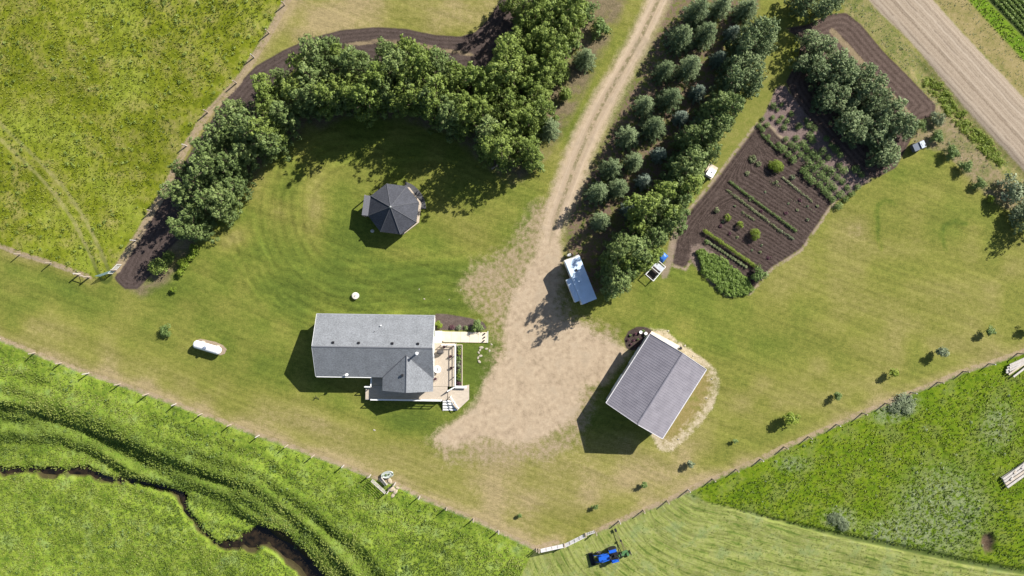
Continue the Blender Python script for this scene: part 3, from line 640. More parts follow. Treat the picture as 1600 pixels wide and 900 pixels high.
plant('maple', 833,243,'tree at the lower right tip of the curved windbreak nearest the dirt drive', None, .7)
W_ur = [(818,13),(837,30),(819,38),(843,5),(874,13),(888,30),(877,42),(809,60),(795,75),(825,68),(853,55),(851,80),(866,73),(810,93),(784,100),(830,100),(858,103),(871,98),(843,125),(862,22),(898,3),(800,-12),(850,-14),(885,-16)]
rowset(['maple'], W_ur, 'bright green tree in the upper right block of the windbreak', 'trees in the upper right block of the windbreak', .95)
for q in [(920,15,'topmost'),(939,43,'bright green'),(893,67,'half hidden'),(914,94,'large grey green')]:
    plant('bush' if q[2] != 'large grey green' else 'spruce', q[0], q[1], q[2]+' bushy tree on the bare strip left of the dirt drive', None, 1.15 if q[2] != 'large grey green' else .95, 1.3, 'tree')
plant('oliv', 883,146,'yellow green bush on the bare strip left of the dirt drive', None, 1.0, 1.2, 'shrub')
plant('spruce', 859,196,'dark green evergreen on the bare strip beside the lower right end of the windbreak', None, .95)
plant('bush', 829,203,'small bush tucked against the lower right end of the windbreak', None, .8, 1.0, 'shrub')
plant('bush', 838,255,'bushy outer clump at the lower right tip of the windbreak above the lawn', None, 1.0, 1.2, 'shrub')

SP = [(1093,13,1.15,'spruce','topmost left spruce of the plantation right of the drive'),(1131,5,.95,'spruce','spruce at the top edge of the photo in the middle of the plantation'),(1171,10,1.0,'spruce','topmost right spruce of the plantation standing on reddish soil'),
 (1068,54,1.15,'spruce','large spruce in the left row below the topmost one'),(1107,48,1.1,'spruce','large spruce left of the small blue one near the plantation top'),(1147,49,.75,'blue','small pale blue spruce near the top of the plantation'),
 (1080,102,1.1,'spruce','grey green spruce in the second row, upper part of the plantation'),(1042,107,.95,'spruce','spruce beside the grass verge of the drive in the upper plantation'),(1124,90,.8,'blue','dim blue spruce shaded by the leafy row, upper part'),
 (1050,151,1.1,'spruce','round spruce in the second row at mid plantation'),(1093,142,.85,'blue','shaded blue spruce behind the second row at mid plantation'),(1066,182,.8,'blue','silver tipped spruce half in shade at mid plantation'),
 (1010,162,.95,'spruce','spruce in the left row with the long shadow across grass'),(1025,196,1.1,'spruce','large feathery spruce in the second row, middle of the plantation'),(984,210,1.05,'spruce','feathery spruce in the left row, middle of the plantation'),
 (958,261,.98,'spruce','round green spruce in the left row, lower part of the plantation'),(993,250,.85,'spruce','small yellowish spruce right of the round green one'),(936,299,1.12,'spruce','starry pale spruce nearest the drive, above the white trailer'),
 (968,292,.95,'spruce','spruce right of the starry pale one in the lower plantation'),(941,344,.92,'spruce','bottom spruce of the left row above the white trailer'),(1032,240,.8,'blue','dark blue spruce hidden in shade, lower middle of the plantation'),
 (1008,282,.85,'blue','dim spruce in deep shade left of the leafy row, lower part'),(983,326,.8,'blue','shaded spruce left of the leafy row above the white trailer'),(1095,188,.7,'blue','dark small spruce hard against the leafy row')]
for x, y, s_, k, lb in SP: plant(k, x, y, lb, 'spruces in the plantation right of the drive', s_)
W3 = [(1202,44),(1182,40),(1173,58),(1200,64),(1189,75),(1165,75),(1150,98),(1173,96),(1164,122),(1180,114),(1180,131),(1149,122)]
rowset('oak', W3, 'leafy tree at the top end of the straight row between the spruces and the garden', 'leafy trees at the top end of the row beside the spruces', .92)
W3b = [(1129,156),(1118,169),(1142,166),(1107,180),(1124,191),(1124,164),(1120,202),(1096,206),(1110,214),(1078,212),(1080,236),(1110,238),(1086,252),(1066,260),(1080,272),(1056,284)]
rowset('ash', W3b, 'leafy tree in the middle of the straight row between the spruces and the garden', 'leafy trees in the middle of the row beside the spruces', .88)
W3c = [(1070,292),(1042,300),(1080,288),(1048,331),(1031,324),(1016,341),(1012,321),(1055,342),(999,358),(1024,368),(1007,375),(977,380),(997,392),(1019,393),(977,405),(960,410),(992,414),(1010,402),(977,429),(966,440),(1064,310),(1036,350)]
rowset(['ash','maple'], W3c, 'leafy tree in the lower end of the straight row, above the workshop lawn', 'leafy trees in the lower end of the row beside the spruces', 1.0)
W4o = [(1270,58),(1293,68),(1282,83),(1311,86),(1330,99),(1312,103),(1342,117),(1357,113),(1368,133),(1353,139),(1385,149),(1396,167),(1385,178),(1409,185),(1399,197),(1413,199),(1370,160),(1326,118)]
rowset('oak', W4o, 'dense dark tree in the outer row of the garden windbreak beside the tilled curve', 'trees in the outer row of the garden windbreak', .86, 1.0, .74)
W4i = [(1253,99),(1273,101),(1278,116),(1300,130),(1293,145),(1313,147),(1312,167),(1335,163),(1330,186),(1357,176),(1352,195),(1374,196),(1342,211),(1368,217),(1385,230),(1376,247),(1400,238),(1394,252),(1290,160),(1322,196)]
W4i = [(x+4, y-5) for x, y in W4i]
rowset('oak', W4i, 'dense dark tree in the inner row of the garden windbreak, shading the garden edge', 'trees in the inner row of the garden windbreak', .84, 1.0, .66)
for x, y, lb in [(1262,6,'dark rounded tree at the top edge above the garden windbreak'),(1286,10,'grey green tree at the top edge touching the tilled curve'),(1304,2,'pale green tree at the top edge nearest the gravel road'),(1248,-8,'shadowy tree cut by the top edge above the garden windbreak'),(1275,-10,'tree behind the dark rounded one at the top edge')]:
    plant('oak', x, y, lb, None, .82, 4)
for x, y, s_, lb in [(964,398,1.12,'tall tree closest to the white trailer, casting shade over its roof'),(958,420,1.02,'tree hanging over the shaded side of the white trailer'),(972,386,1.15,'tall tree just above the one closest to the white trailer')]: plant('ash', x, y, lb, None, s_).scale.xy = (s_*.72, s_*.72)
# shrubs by the road
for k, x, y, s_, lb in [('silverbush',1468,185,.85,'pale grey green round bush at the end of the tilled curve'),('bush',1438,196,.7,'small green bush beside the end of the garden windbreak'),('bush',1466,214,.8,'low bush casting a shadow just above the upturned dark cart'),
    ('bush',1489,238,.9,'first round bush along the lawn edge below the dark cart'),('bush',1509,260,.8,'second round bush along the lawn edge towards the road'),('bush',1531,287,.75,'third round bush along the lawn edge towards the big bushes'),
    ('goldbush',1550,311,.75,'bright lime bush in front of the big grey green bush'),('silverbush',1585,295,1.6,'big grey green bush at the right edge near the gravel road'),('silverbush',1597,335,1.3,'big bush at the right edge below the grey green one')]:
    plant(k, x, y, lb, 'bushes along the lawn edge by the gravel road', s_, 1.1*s_, 'shrub')
for x, y, s_, lb in [(1632,352,.68,'large dark tree at the right edge throwing a round shadow on the lawn'),(1640,318,.66,'large tree at the right edge above the round lawn shadow'),(1612,352,.5,'dark tree cut by the right edge beside the big bushes')]: plant('oak', x, y, lb, None, s_, 4.0)
# left group
plant('oliv', 242,416,'rounded feathery green tree beside the bare soil at the left end of the windbreak', None, 1.1, 2.0, 'tree')
plant('oliv', 260,402,'small tree half hidden behind the rounded feathery one', None, .8, 1.6, 'tree')
for x, y, s_, lb in [(302,390,.95,'upper lime green bush below the left end of the windbreak'),(296,402,.75,'lime green bush just under the upper one below the windbreak'),(284,412,.95,'middle lime green bush below the left end of the windbreak'),(281,425,.8,'lower lime green bush below the left end of the windbreak'),(268,453,.65,'small low lime bush on the dry patch at the left')]:
    plant('goldbush', x, y, lb, 'lime green bushes below the windbreak end', s_, .9, 'shrub')
plant('bush', 257,516,'single round bush on the open lawn left of the white tank', None, .72, .9, 'shrub')
plant('silverbush', 1412,630,'wide silvery bush on the pasture fence line at the right', None, 1.15, .4, 'shrub').scale.z *= .4
plant('silverbush', 1400,638,'narrow silvery bush on the pasture fence line beside the wide one', None, .75, .4, 'shrub').scale.z *= .4
for x, y in [(1306,812),(1320,820)]: plant('silverbush', x, y, 'low silvery thicket on the hay field boundary', 'low thickets on the hay field boundary', .8, .5, 'shrub').scale.z *= .4

# saplings planted along the lower lawn
def sapling(m, seed, H=1.9, R_=.45):
    r = np.random.default_rng(seed); root = thing('sapling', '', 'tree'); tr = MB(); tr.tube((0,0,-.05),(0,0,H*.9),.025,.01,6)
    for i in range(5): a = i*1.3; tr.tube((0,0,H*(.3+.1*i)),(math.cos(a)*R_*.6, math.sin(a)*R_*.6, H*(.4+.11*i)),.012,.005,4)
    tr.build('trunk', bark, root); lob = [(r.normal()*R_*.35, r.normal()*R_*.35, H*(.3+.55*r.random()), R_*(.40+.28*r.random()), .4+.5*r.random()) for _ in range(26)]
    leaf_obj('crown', clump_cloud(lob, 520, .075, r), LM[m], root); return root
for k, x, y, s_, lb in [('crop',1546,517,.9,'sapling nearest the right edge on the open lawn'),('silver',1471,549,1.15,'silvery sapling second from the right on the lower lawn'),('lime',1396,583,1.0,'yellow tipped sapling third from the right near the pasture fence'),
    ('crop',1308,618,.8,'thin sapling between the two yellow ones'),('lime',1234,654,1.3,'largest yellow leaved sapling near the pasture fence'),('crop',1148,689,.5,'tiny sapling right of the workshop corner'),
    ('silver',1078,725,.8,'pale silvery sapling below the workshop'),('crop',1006,757,.7,'thin sapling between the silvery one and the white gates'),('crop',930,792,.55,'small sapling above the white gates'),('crop',812,806,.45,'small sapling left of the white gates'),('silver',1612,512,1.0,'sapling cut by the right edge of the lawn')]:
    o = sapling(k, x, 2.0); X_, Y_ = P(x, y, 1.0*s_); o.location = (X_, Y_, zat(X_, Y_)); o.scale = (s_*1.55,s_*1.55,s_); tag(o, lb, 'tree', 'saplings planted in a line along the lower lawn')

# ---------------------------------------------------------------- rough grass, ditch growth and the crop: uncountable
def samp(F, x, y):
    i = np.clip(np.searchsorted(xs, x), 0, nx-1); j = np.clip(np.searchsorted(ys, y), 0, ny-1); return F[j, i]
def grassy(name, label, cat, keys, n, m, h=(.18,.45), w=.05, seed=0, excl=None, dens=None, box=(-84,84,-49,49), lean=1.0):
    r = np.random.default_rng(seed); x = r.uniform(box[0], box[1], n); y = r.uniform(box[2], box[3], n)
    s_ = np.minimum.reduce([samp(sdf[k], x, y) for k in keys]); ok = s_ < -.15
    if excl: 
        for e in excl: ok &= samp(sdf[e], x, y) > (-.05 if e == 'creek' else .1)
    if dens is not None: ok &= r.random(n) < dens(x, y)
    if 'dirtline' in (excl or []): ok &= (samp(sdf['dirtline'], x, y) > 2.2) | (r.random(n) < .3)
    x = x[ok]; y = y[ok]; k = len(x); z = samp(Z, x, y)
    B = 4; cs=[]; ns=[]; up=[]; su=[]; ti=[]
    base = np.stack([x, y, z], 1); tt = .5+1.0*vnoise(x, y, 6, seed+5)+.7*vnoise(x, y, 1.8, seed+6)
    for b in range(B):
        a = r.uniform(0, 2*PI, k); hh = r.uniform(h[0], h[1], k); le = lean*(.5+r.random(k))
        u = np.stack([np.cos(a)*le, np.sin(a)*le, np.ones(k)], 1); u /= np.linalg.norm(u, axis=1)[:, None]
        cs.append(base+u*hh[:, None]*.5); up.append(u); su.append(hh*.5)
        ns.append(np.stack([-np.cos(a), -np.sin(a), le+.3], 1)+r.normal(size=(k,3))*.3); ti.append(tt+r.normal(size=k)*.07)
    V, F = quads(np.concatenate(cs), np.concatenate(ns), np.concatenate(up), np.concatenate(su), np.concatenate(su)*0+w)
    me = raw_mesh(name, V, F, {'tint': np.repeat(np.clip(np.concatenate(ti), 0, 1), 4)}); me.materials.append(LM[m])
    o = bpy.data.objects.new(name, me); C.objects.link(o); o['kind'] = 'stuff'; tag(o, label, cat); return o
grassy('meadow_grass', 'tall yellow green meadow grass filling the upper left field', 'grass', ['meadow'], 110000, 'grass', (.12,.34), .055, 1, ['dirtline','tracks'])
grassy('pasture_grass', 'bright green tall grass on the bank and flat beside the creek', 'grass', ['pasture'], 190000, 'pgrass', (.12,.36), .055, 2, ['dirtline','creek'])
grassy('rough_grass', 'deep green tall grass in the pasture right of the hay field', 'grass', ['eastpasture'], 120000, 'egrass', (.12,.32), .055, 3, ['dirtline','hole','etracks'])
grassy('hay_grass', 'short pale hay grass around the tractor', 'grass', ['hay'], 60000, 'pgrass', (.06,.16), .04, 4, ['dirtline'])
grassy('ditch_grass', 'bright green growth in the ditch beside the crop field', 'grass', ['lush'], 120000, 'lime', (.15,.4), .06, 5)
grassy('verge_grass', 'scruffy grass along both sides of the gravel road', 'grass', ['verge','verge2','bush_soil'], 90000, 'pale', (.06,.2), .04, 6, ['tilled2','road'], lambda x, y: .35+.6*(vnoise(x, y, 2.5, 9) > 0))
# weedy clumps in the meadows
def weeds(name, label, keys, n, m, rad, seed, dens):
    r = np.random.default_rng(seed); x = r.uniform(-84, 84, n); y = r.uniform(-49, 49, n)
    ok = np.minimum.reduce([samp(sdf[k], x, y) for k in keys]) < -.4; ok &= r.random(n) < dens(x, y); x = x[ok]; y = y[ok]
    z = samp(Z, x, y); lob = [(x[i], y[i], z[i]+.12, rad*(.6+.9*r.random()), .2+.6*r.random()) for i in range(len(x))]
    V, F, ti = clump_cloud(lob, 260, .085, r); me = raw_mesh(name, V, F, {'tint': ti}); me.materials.append(LM[m])
    o = bpy.data.objects.new(name, me); C.objects.link(o); o['kind'] = 'stuff'; tag(o, label, 'weeds')
weeds('meadow_weeds', 'leafy weed clumps scattered through the upper left meadow', ['meadow'], 16000, 'maple', .27, 11, lambda x, y: .02+.8*((vnoise(x, y, 7, 50)+.5*vnoise(x, y, 2, 52)+.012*y-.008*np.abs(x+40)) > .17)*.5)
weeds('pasture_weeds', 'dark leafy weeds on the creek bank', ['pasture'], 16000, 'crop', .22, 12, lambda x, y: .03+.6*(vnoise(x, y, 5, 51)+.5*vnoise(x, y, 2, 53) > .2))
weeds('rough_weeds', 'silvery weeds in the right pasture', ['eastpasture'], 9000, 'silver', .20, 13, lambda x, y: np.clip(.03+.5*samp(attrs['silver'], x, y), 0, .6))
weeds('ditch_weeds', 'bright leafy plants filling the ditch beside the gravel road', ['verge','bush_soil'], 130000, 'lime', .34, 14, lambda x, y: (sd_line(to_w([(1457,130),(1480,160),(1500,186),(1522,208),(1545,232),(1562,256)]), x, y) < 1.15+.5*vnoise(x, y, 1.5, 3))*.9)
weeds('verge_weeds', 'low grey green weeds on the bank between the bushes and the ditch', ['bush_soil','verge'], 9000, 'silver', .17, 15, lambda x, y: .35+0*x)
# crop rows in the corner
cr = np.random.default_rng(5); lob = []
p0 = np.array(P(1535,-12)); dv_ = np.array(P(1620,78))-p0; Ld = np.hypot(*dv_); dv_ /= Ld; nv = np.array([-dv_[1], dv_[0]])
if nv @ (np.array([80,60])-p0) < 0: nv = -nv
for rI in range(13):
    for s_ in np.arange(-3, 15, .34):
        q = p0+dv_*s_+nv*(.5+rI*.72)
        if q[0] < 84 and q[1] < 49: lob.append((q[0]+cr.normal()*.04, q[1]+cr.normal()*.04, .16, .29, .3+.3*cr.random()))
V, F, ti = clump_cloud(lob, 320, .10, cr); me = raw_mesh('crop_plants', V, F, {'tint': ti}); me.materials.append(LM['patch'])
o = bpy.data.objects.new('crop_plants', me); C.objects.link(o); o['kind'] = 'stuff'; tag(o, 'dark green crop plants in straight rows filling the field corner', 'crop')

# ---------------------------------------------------------------- kitchen garden
def leafy(name, lobes, per, size, m, label, cat, group=None, seed=0, parent=None):
    o = leaf_obj(name, clump_cloud(lobes, per, size, np.random.default_rng(seed)), LM[m], parent)
    if label: tag(o, label, cat, group)
    return o
def proto_veg(m, seed, R_, H, per=420):
    r = np.random.default_rng(seed); lob = [(math.cos(a)*R_*.5, math.sin(a)*R_*.5, H*.45+r.random()*.05, R_*.5, .3+.4*r.random()) for a in np.arange(0, 6.2, 1.05)]+[(0,0,H*.7,R_*.5,.7)]
    return leaf_obj('potato_plant', clump_cloud(lob, per, .075, r), LM[m])
veg = [proto_veg('crop', 400+i, .72, .6) for i in range(3)]; used = 0
for rI in range(5):
    for k in range(17):
        f = k/16; x = 1184+f*125 + rI*10.5 - (rI*3 if k < 4 else 0); y = 196+f*125 - rI*10.0
        thin = .72 if f > .3 and rI < 3 else .45
        if rI >= 3: thin = .45
        if random.random() > thin+.25: continue
        s_ = random.uniform(.8,1.25) if f > .3 else random.uniform(.55,.9)
        X_, Y_ = P(x+random.uniform(-2,2), y+random.uniform(-2,2)); loc = (X_, Y_, zat(X_, Y_))
        lb = 'bushy green potato plant in the bed beside the garden windbreak' if s_ >= .9 else 'small sparse potato plant on the pinkish soil beside the garden windbreak'
        if used < 3: o = veg[used]; o.location = loc; o.scale = (s_,)*3; tag(o, lb, 'plant'); used += 1
        else: o = dup(veg[k % 3], loc, random.uniform(0,6), lb, s_)
        o['label'] = lb; o['category'] = 'plant'; o['group'] = 'bushy potato plants' if s_ >= .9 else 'small sparse potato plants'
def crop_row(a, b, w, h, m, label, seed, gap=.16, keep=1.0, name='crop_row'):
    a = P(*a); b = P(*b); L = math.hypot(b[0]-a[0], b[1]-a[1]); r = np.random.default_rng(seed); lob = []
    for s_ in np.arange(0, L, gap):
        if r.random() > keep: continue
        f = s_/L; x = a[0]+(b[0]-a[0])*f+r.normal()*.04; y = a[1]+(b[1]-a[1])*f+r.normal()*.04
        lob.append((x, y, zat(x, y)+h*.4, w*(.7+.5*r.random()), .25+.5*r.random()))
    leafy(name, lob, 500, .06, m, label, 'crop row', 'planted rows in the garden', seed)
crop_row((1140,284),(1243,361),.24,.35,'crop','long thin green row across the middle of the garden',1,.12)
crop_row((1136,297),(1218,360),.25,.2,'pale','long pale row just below the long green row',2,.17,.85)
crop_row((1218,360),(1240,374),.26,.3,'silver','silvery clump end of the pale garden row',3,.2,.8)
crop_row((1158,330),(1178,344),.2,.14,'pale','short pale row in the middle left of the garden',4,.16,.85)
crop_row((1190,210),(1214,234),.26,.4,'crop','short thick green row at the top left of the garden',5,.14)
crop_row((1222,277),(1270,316),.2,.2,'pale','thin broken row at the upper right of the garden',6,.13,1)
crop_row((1203,283),(1220,293),.18,.2,'pale','short broken clump row left of the thin upper row',7,.2,.7)
crop_row((1236,312),(1282,335),.12,.15,'silver','sparse row of seedlings at the right of the garden',8,.5,.6)
crop_row((1099,360),(1180,417),.34,.95,'lime','tall dense green hedge row at the lower left of the garden',10,.13,1,'vegetable_row')
crop_row((1160,378),(1205,402),.1,.12,'red','short row of dark seedlings below the four feathery herbs',11,.55,.8)
pr = None
for i in range(16):
    f = i/15; X_, Y_ = P(1103+f*62, 376+f*41); loc = (X_, Y_, zat(X_, Y_))
    if pr is None:
        r = np.random.default_rng(77); pr = leaf_obj('cabbage_plant', clump_cloud([(math.cos(a)*.12, math.sin(a)*.12, .12, .16, .5) for a in np.arange(0,6.2,1.25)], 1300, .07, r), LM['pale']); pr.location = loc; o = pr
    else: o = dup(pr, loc, random.uniform(0,6), '', random.uniform(.8,1.2))
    tag(o, 'small pale cabbage in the single file between the tall hedge row and the leafy patch', 'plant', 'cabbages in single file')
r = np.random.default_rng(78); lob = []
pl = to_w([(1084,392),(1098,388),(1106,396),(1128,402),(1150,422),(1170,438),(1178,452),(1160,462),(1138,463),(1120,452),(1108,436),(1096,428),(1094,408)])
for _ in range(1800):
    x = r.uniform(28,38); y = r.uniform(-1.5,7)
    if sd_poly(pl, np.array([x]), np.array([y]))[0] < -.1: lob.append((x, y, .15+.25*r.random(), .22+.22*r.random(), .2+.6*r.random()))
o = leafy('leafy_patch', lob, 300, .10, 'patch', 'dense bright green leafy patch at the bottom corner of the garden', 'plants', None, 79); o['kind'] = 'stuff'
plant('bush', 1186,428,'large round grey green bush at the bottom corner of the garden', None, .95, 1.0, 'shrub')
def herb(x, y, R_, m, lb, nm='herb_plant', H=None, sy=1.0, rot=0):
    R_ *= 1.2
    r = np.random.default_rng(int(x)); H = H or R_*1.5; X_, Y_ = P(x, y, H*.5); lob = []
    for i in range(int(14+R_*16)):
        d = rdir(1, r)[0]; d[2] = abs(d[2]); lob.append((d[0]*R_*.7, d[1]*R_*.7*sy, H*.2+d[2]*H*.6, R_*.42, .35+.4*r.random()))
    o = leafy(nm, lob, 330, .065, m, lb, 'plant', None, int(y)); o.location = (X_, Y_, zat(X_, Y_)); o.rotation_euler = (0,0,rot)
herb(1213,260,1.05,'lime','dense dark topped oval mound plant in the upper garden','mound_plant',1.1,.7,-.5)
herb(1180,366,.78,'lime','largest bright feathery herb on the lower garden soil')
herb(1157,351,.5,'lime','middle bright feathery herb on the lower garden soil')
herb(1137,340,.5,'lime','bright feathery herb left of the middle one in the garden')
herb(1120,328,.38,'pale','pale feathery herb furthest left in the garden')
herb(1104,383-5,.3,'crop','small round herb in the cabbage file')
for x, y, R_, m, lb in [(1176,248,.55,'pale','dry pale clump at the upper left of the garden'),(1185,256,.4,'pale','second dry pale clump beside the upper left one'),(1168,271,.35,'pale','small dry clump below the upper left ones'),(1238,277,.38,'silver','grey clump above the thin broken row'),(1262,343,.22,'silver','tiny grey seedling at the garden right'),(1213,285,.3,'pale','small pale clump below the oval mound')]: herb(x, y, R_, m, lb, 'dry_clump', .3)
for i, (x, y) in enumerate([(1232,318),(1246,328),(1250,313),(1262,322),(1277,322),(1228,333),(1196,300),(1172,312),(1190,330),(1148,322),(1130,346),(1126,353),(1175,391),(1188,394),(1200,403),(1190,383),(1152,371),(1140,365)]):
    herb(x, y, .16+.05*(i % 3), ('silver','pale','red')[i % 3], 'lone ' + ('grey','pale','dark')[i % 3] + ' seedling on the dark garden soil', 'seedling', .16); C.objects[-1]['group'] = ('grey','pale','dark')[i % 3]+' lone seedlings'
# ---------------------------------------------------------------- buildings
def shingles(name, base, axis='y', spec=.25):
    m = bpy.data.materials.new(name); t = NT(m); co = t.coord()
    sep = t.n.new('ShaderNodeSeparateXYZ'); t.lk(co, sep.inputs[0]); a = sep.outputs['XYZ'.index(axis.upper())]
    n1 = t.noise(co, .7, 3); n2 = t.noise(t.mapping(co, (1,1,1)), 5.5, 3, .7); n3 = t.noise(t.mapping(co, (2.2,9,1) if axis == 'y' else (9,2.2,1)), 1.6, 2, .6)
    cr_ = t.m('FRACT', t.m('MULTIPLY', a, 1/.145)); ln = t.sm(cr_, 0, .25, .62, 1)
    f = t.m('ADD', t.m('ADD', t.m('MULTIPLY', n1, .2), t.m('MULTIPLY', n2, .4)), t.m('MULTIPLY', n3, .4))
    c = t.ramp(f, [(.36, tuple(v*.62 for v in base)), (.5, base), (.64, tuple(v*1.4 for v in base))])
    t.out(mul_(t, c, ln), .92, 0, spec); t.bump(t.m('ADD', cr_, n2), .5, .02); return m
def mul_(t, c, f):
    n = t.n.new('ShaderNodeVectorMath'); n.operation = 'SCALE'; t.lk(c, n.inputs[0]); t.lk(f, n.inputs['Scale']); return n.outputs[0]
sh_y = shingles('grey_shingles', (.19,.20,.215)); sh_x = shingles('grey_shingles_side', (.19,.20,.215), 'x')
sh_g = shingles('charcoal_shingles', (.062,.065,.078))
white = mat('white_paint', (.78,.78,.76), .45, 0, .06, 2); white_metal = mat('white_metal', (.80,.80,.80), .3, .0, .05, 1.5, spec=.5)
siding = mat('pale_siding', (.62,.60,.54), .6, 0, .06, 1.5, .1, stretch=(1,1,6)); glass = mat('window_glass', (.03,.04,.05), .08, 0, .1, 1, spec=.8)
conc = mat('concrete', (.50,.45,.37), .85, 0, .12, 2.5, .2); conc2 = mat('pale_concrete', (.62,.54,.42), .85, 0, .10, 1.5, .2)
deckw = mat('deck_boards', (.44,.375,.30), .7, 0, .16, 2.2, .15, stretch=(.6,5,1)); deckx = mat('deck_boards_across', (.44,.375,.30), .7, 0, .16, 2.2, .15, stretch=(5,.6,1))
dark = mat('dark_metal', (.025,.025,.028), .5, .3, .2, 4); galv = mat('galvanised_steel', (.42,.43,.44), .4, .7, .1, 3)
greyw = mat('weathered_wood', (.42,.39,.36), .85, 0, .25, 4, .4); post_w = mat('fence_post_wood', (.36,.30,.24), .9, 0, .25, 5, .4)
black = mat('black_rubber', (.02,.02,.02), .8, 0, .2, 5); trimd = mat('grey_fascia', (.30,.31,.33), .6, 0, .08, 2)

# ---- house
E = 3.25
ang = math.radians(-.85); hx, hy = -20.72, -8.8; ridge = 5.55; Lh, Dh = 8.95, 4.72
house = thing('house', 'long bungalow with a grey shingled gable roof and a wraparound wooden deck', 'house', (hx, hy, 0), ang)
zs = lambda d: ridge-(ridge-E)*d/Dh
wl, wd = Lh-.35, Dh-.45
w = MB()
for sx in (-1, 1):    # gable ends
    pts = [(-wd,0.0),(wd,0.0),(wd,zs(wd)-.22),(0,ridge-.22),(-wd,zs(wd)-.22)]
    x = sx*wl; vs = [(x-.08*1,y,z) for y, z in pts]+[(x+.08,y,z) for y, z in pts]; n = 5
    w.add(vs, [(4,3,2,1,0),(5,6,7,8,9)]+[(i,(i+1)%n,n+(i+1)%n,n+i) for i in range(n)])
for sy in (-1, 1): w.box((0, sy*(wd-.09), (zs(wd)-.25)/2), (2*wl-.17, .16, zs(wd)-.25))
w.build('wall', siding, house)
rf = MB()
rf.slab([(-Lh,0,ridge),(Lh,0,ridge),(Lh,Dh,E),(-Lh,Dh,E)][::-1], .16)
rf.slab([(-Lh,-Dh,E),(Lh,-Dh,E),(Lh,-.004,ridge),(-Lh,-.004,ridge)][::-1][::-1], .16)
roof = rf.build('roof', sh_y, house)
rc = MB(); rc.box((0,.05,ridge+.0), (2*Lh+.02,.13,.02), rx=-.42); rc.box((0,-.05,ridge+.0), (2*Lh+.02,.13,.02), rx=.42); rc.build('ridge_cap', mat('ridge_shingle', (.12,.125,.14), .9), roof)
# bay roof: gable that runs south from the main roof
bx, bh, bz = 5.02, 3.83, 5.0; vy = -(ridge-bz)/(ridge-E)*Dh; by = -6.75
br = MB()
br.slab([(bx,vy,bz+.02),(bx-bh,-Dh,E+.03),(bx-bh,by,E+.03),(bx,by,bz+.02)], .15)
br.slab([(bx+.004,by,bz+.02),(bx+bh,by,E+.03),(bx+bh,-Dh,E+.03),(bx+.004,vy,bz+.02)], .15)
bay = br.build('bay_roof', sh_x, house)
vl = MB(); vl.tube((bx,vy,bz+.03),(bx-bh,-Dh,E+.04),.07,.07,6); vl.tube((bx,vy,bz+.03),(bx+bh,-Dh,E+.04),.04,.04,6); vl.tube((bx,vy-.1,bz+.02),(bx,by,bz+.02),.07,.07,6); vl.build('valley_flashing', mat('valley_metal', (.10,.105,.12), .7), bay)
bw = MB(); x0, x1 = bx-bh+.35, bx+bh-.35; y0 = by+.45
bw.prism([(x0,y0),(x0+.15,y0),(x0+.15,-wd),(x0,-wd)], 0, E-.05); bw.prism([(x1-.15,y0),(x1,y0),(x1,-wd),(x1-.15,-wd)], 0, E-.05)
pts = [(x0+.16,0),(x1-.16,0),(x1-.16,E-.02),(bx,bz-.22),(x0+.16,E-.02)]; vs = [(x,y0,z) for x,z in pts]+[(x,y0+.15,z) for x,z in pts]
bw.add(vs, [(0,1,2,3,4),(9,8,7,6,5)]+[((i+1)%5,i,5+i,5+(i+1)%5) for i in range(5)]); bw.build('bay_wall', siding, house)
gt = MB(); gt.box((-4.7,-Dh-.055,E-.08), (8.3,.10,.13)); gt.build('gutter', white, house)
gt = MB(); gt.box((0,Dh+.055,E-.08), (2*Lh,.10,.13)); gt.build('gutter', trimd, house)
fs = MB()
for sx in (-1,1):
    fs.box((sx*(Lh+.02), Dh/2, (ridge+E)/2-.09), (.04, math.hypot(Dh,ridge-E), .17), rx=-math.atan2(ridge-E, Dh)); fs.box((sx*(Lh+.02), -Dh/2, (ridge+E)/2-.09), (.04, math.hypot(Dh,ridge-E), .17), rx=math.atan2(ridge-E, Dh))
fs.build('bargeboard', white, house)
def window(par, x, y, z, wx, hz_, face):   # face: 'n','s','e','w' of the wall it sits in
    fr = MB(); gl = MB(); d = {'n':(0,1),'s':(0,-1),'e':(1,0),'w':(-1,0)}[face]
    if d[0] == 0:
        for s in (-1,1): fr.box((x+s*wx/2, y+d[1]*.03, z), (.08,.08,hz_+.08)); fr.box((x, y+d[1]*.03, z+s*hz_/2), (wx-.08,.08,.08))
        fr.box((x, y+d[1]*.03, z), (.05,.06,hz_-.08)); gl.box((x, y+d[1]*.012, z), (wx-.05,.03,hz_-.05))
    else:
        for s in (-1,1): fr.box((x+d[0]*.03, y+s*wx/2, z), (.08,.08,hz_+.08)); fr.box((x+d[0]*.03, y, z+s*hz_/2), (.08,wx-.08,.08))
        fr.box((x+d[0]*.03, y, z), (.06,.05,hz_-.08)); gl.box((x+d[0]*.012, y, z), (.03,wx-.05,hz_-.05))
    f = fr.build('window', white, par); gl.build('pane', glass, f); return f
for x in (-6.2,-2.4,1.6,5.8): window(house, x, wd, 1.95, 1.4, 1.1, 'n')
for x in (-6.0,-2.2): window(house, x, -wd, 1.95, 1.3, 1.1, 's')
window(house, bx-1.6, y0, 1.9, 1.5, 1.5, 's'); window(house, bx+1.6, y0, 1.9, 1.5, 1.5, 's'); window(house, -wl-.08, 1.5, 1.95, 1.2, 1.1, 'w'); window(house, wl+.08, -2.2, 2.0, 1.5, 1.2, 'e')
dr = MB(); dr.box((wl+.11, 1.9, 1.95), (.06,.95,2.05)); d_ = dr.build('door', mat('green_door', (.10,.16,.14), .5), house); k = MB(); k.tube((wl+.14,1.55,1.9),(wl+.22,1.55,1.9),.03,.03,8); k.build('handle', galv, d_)
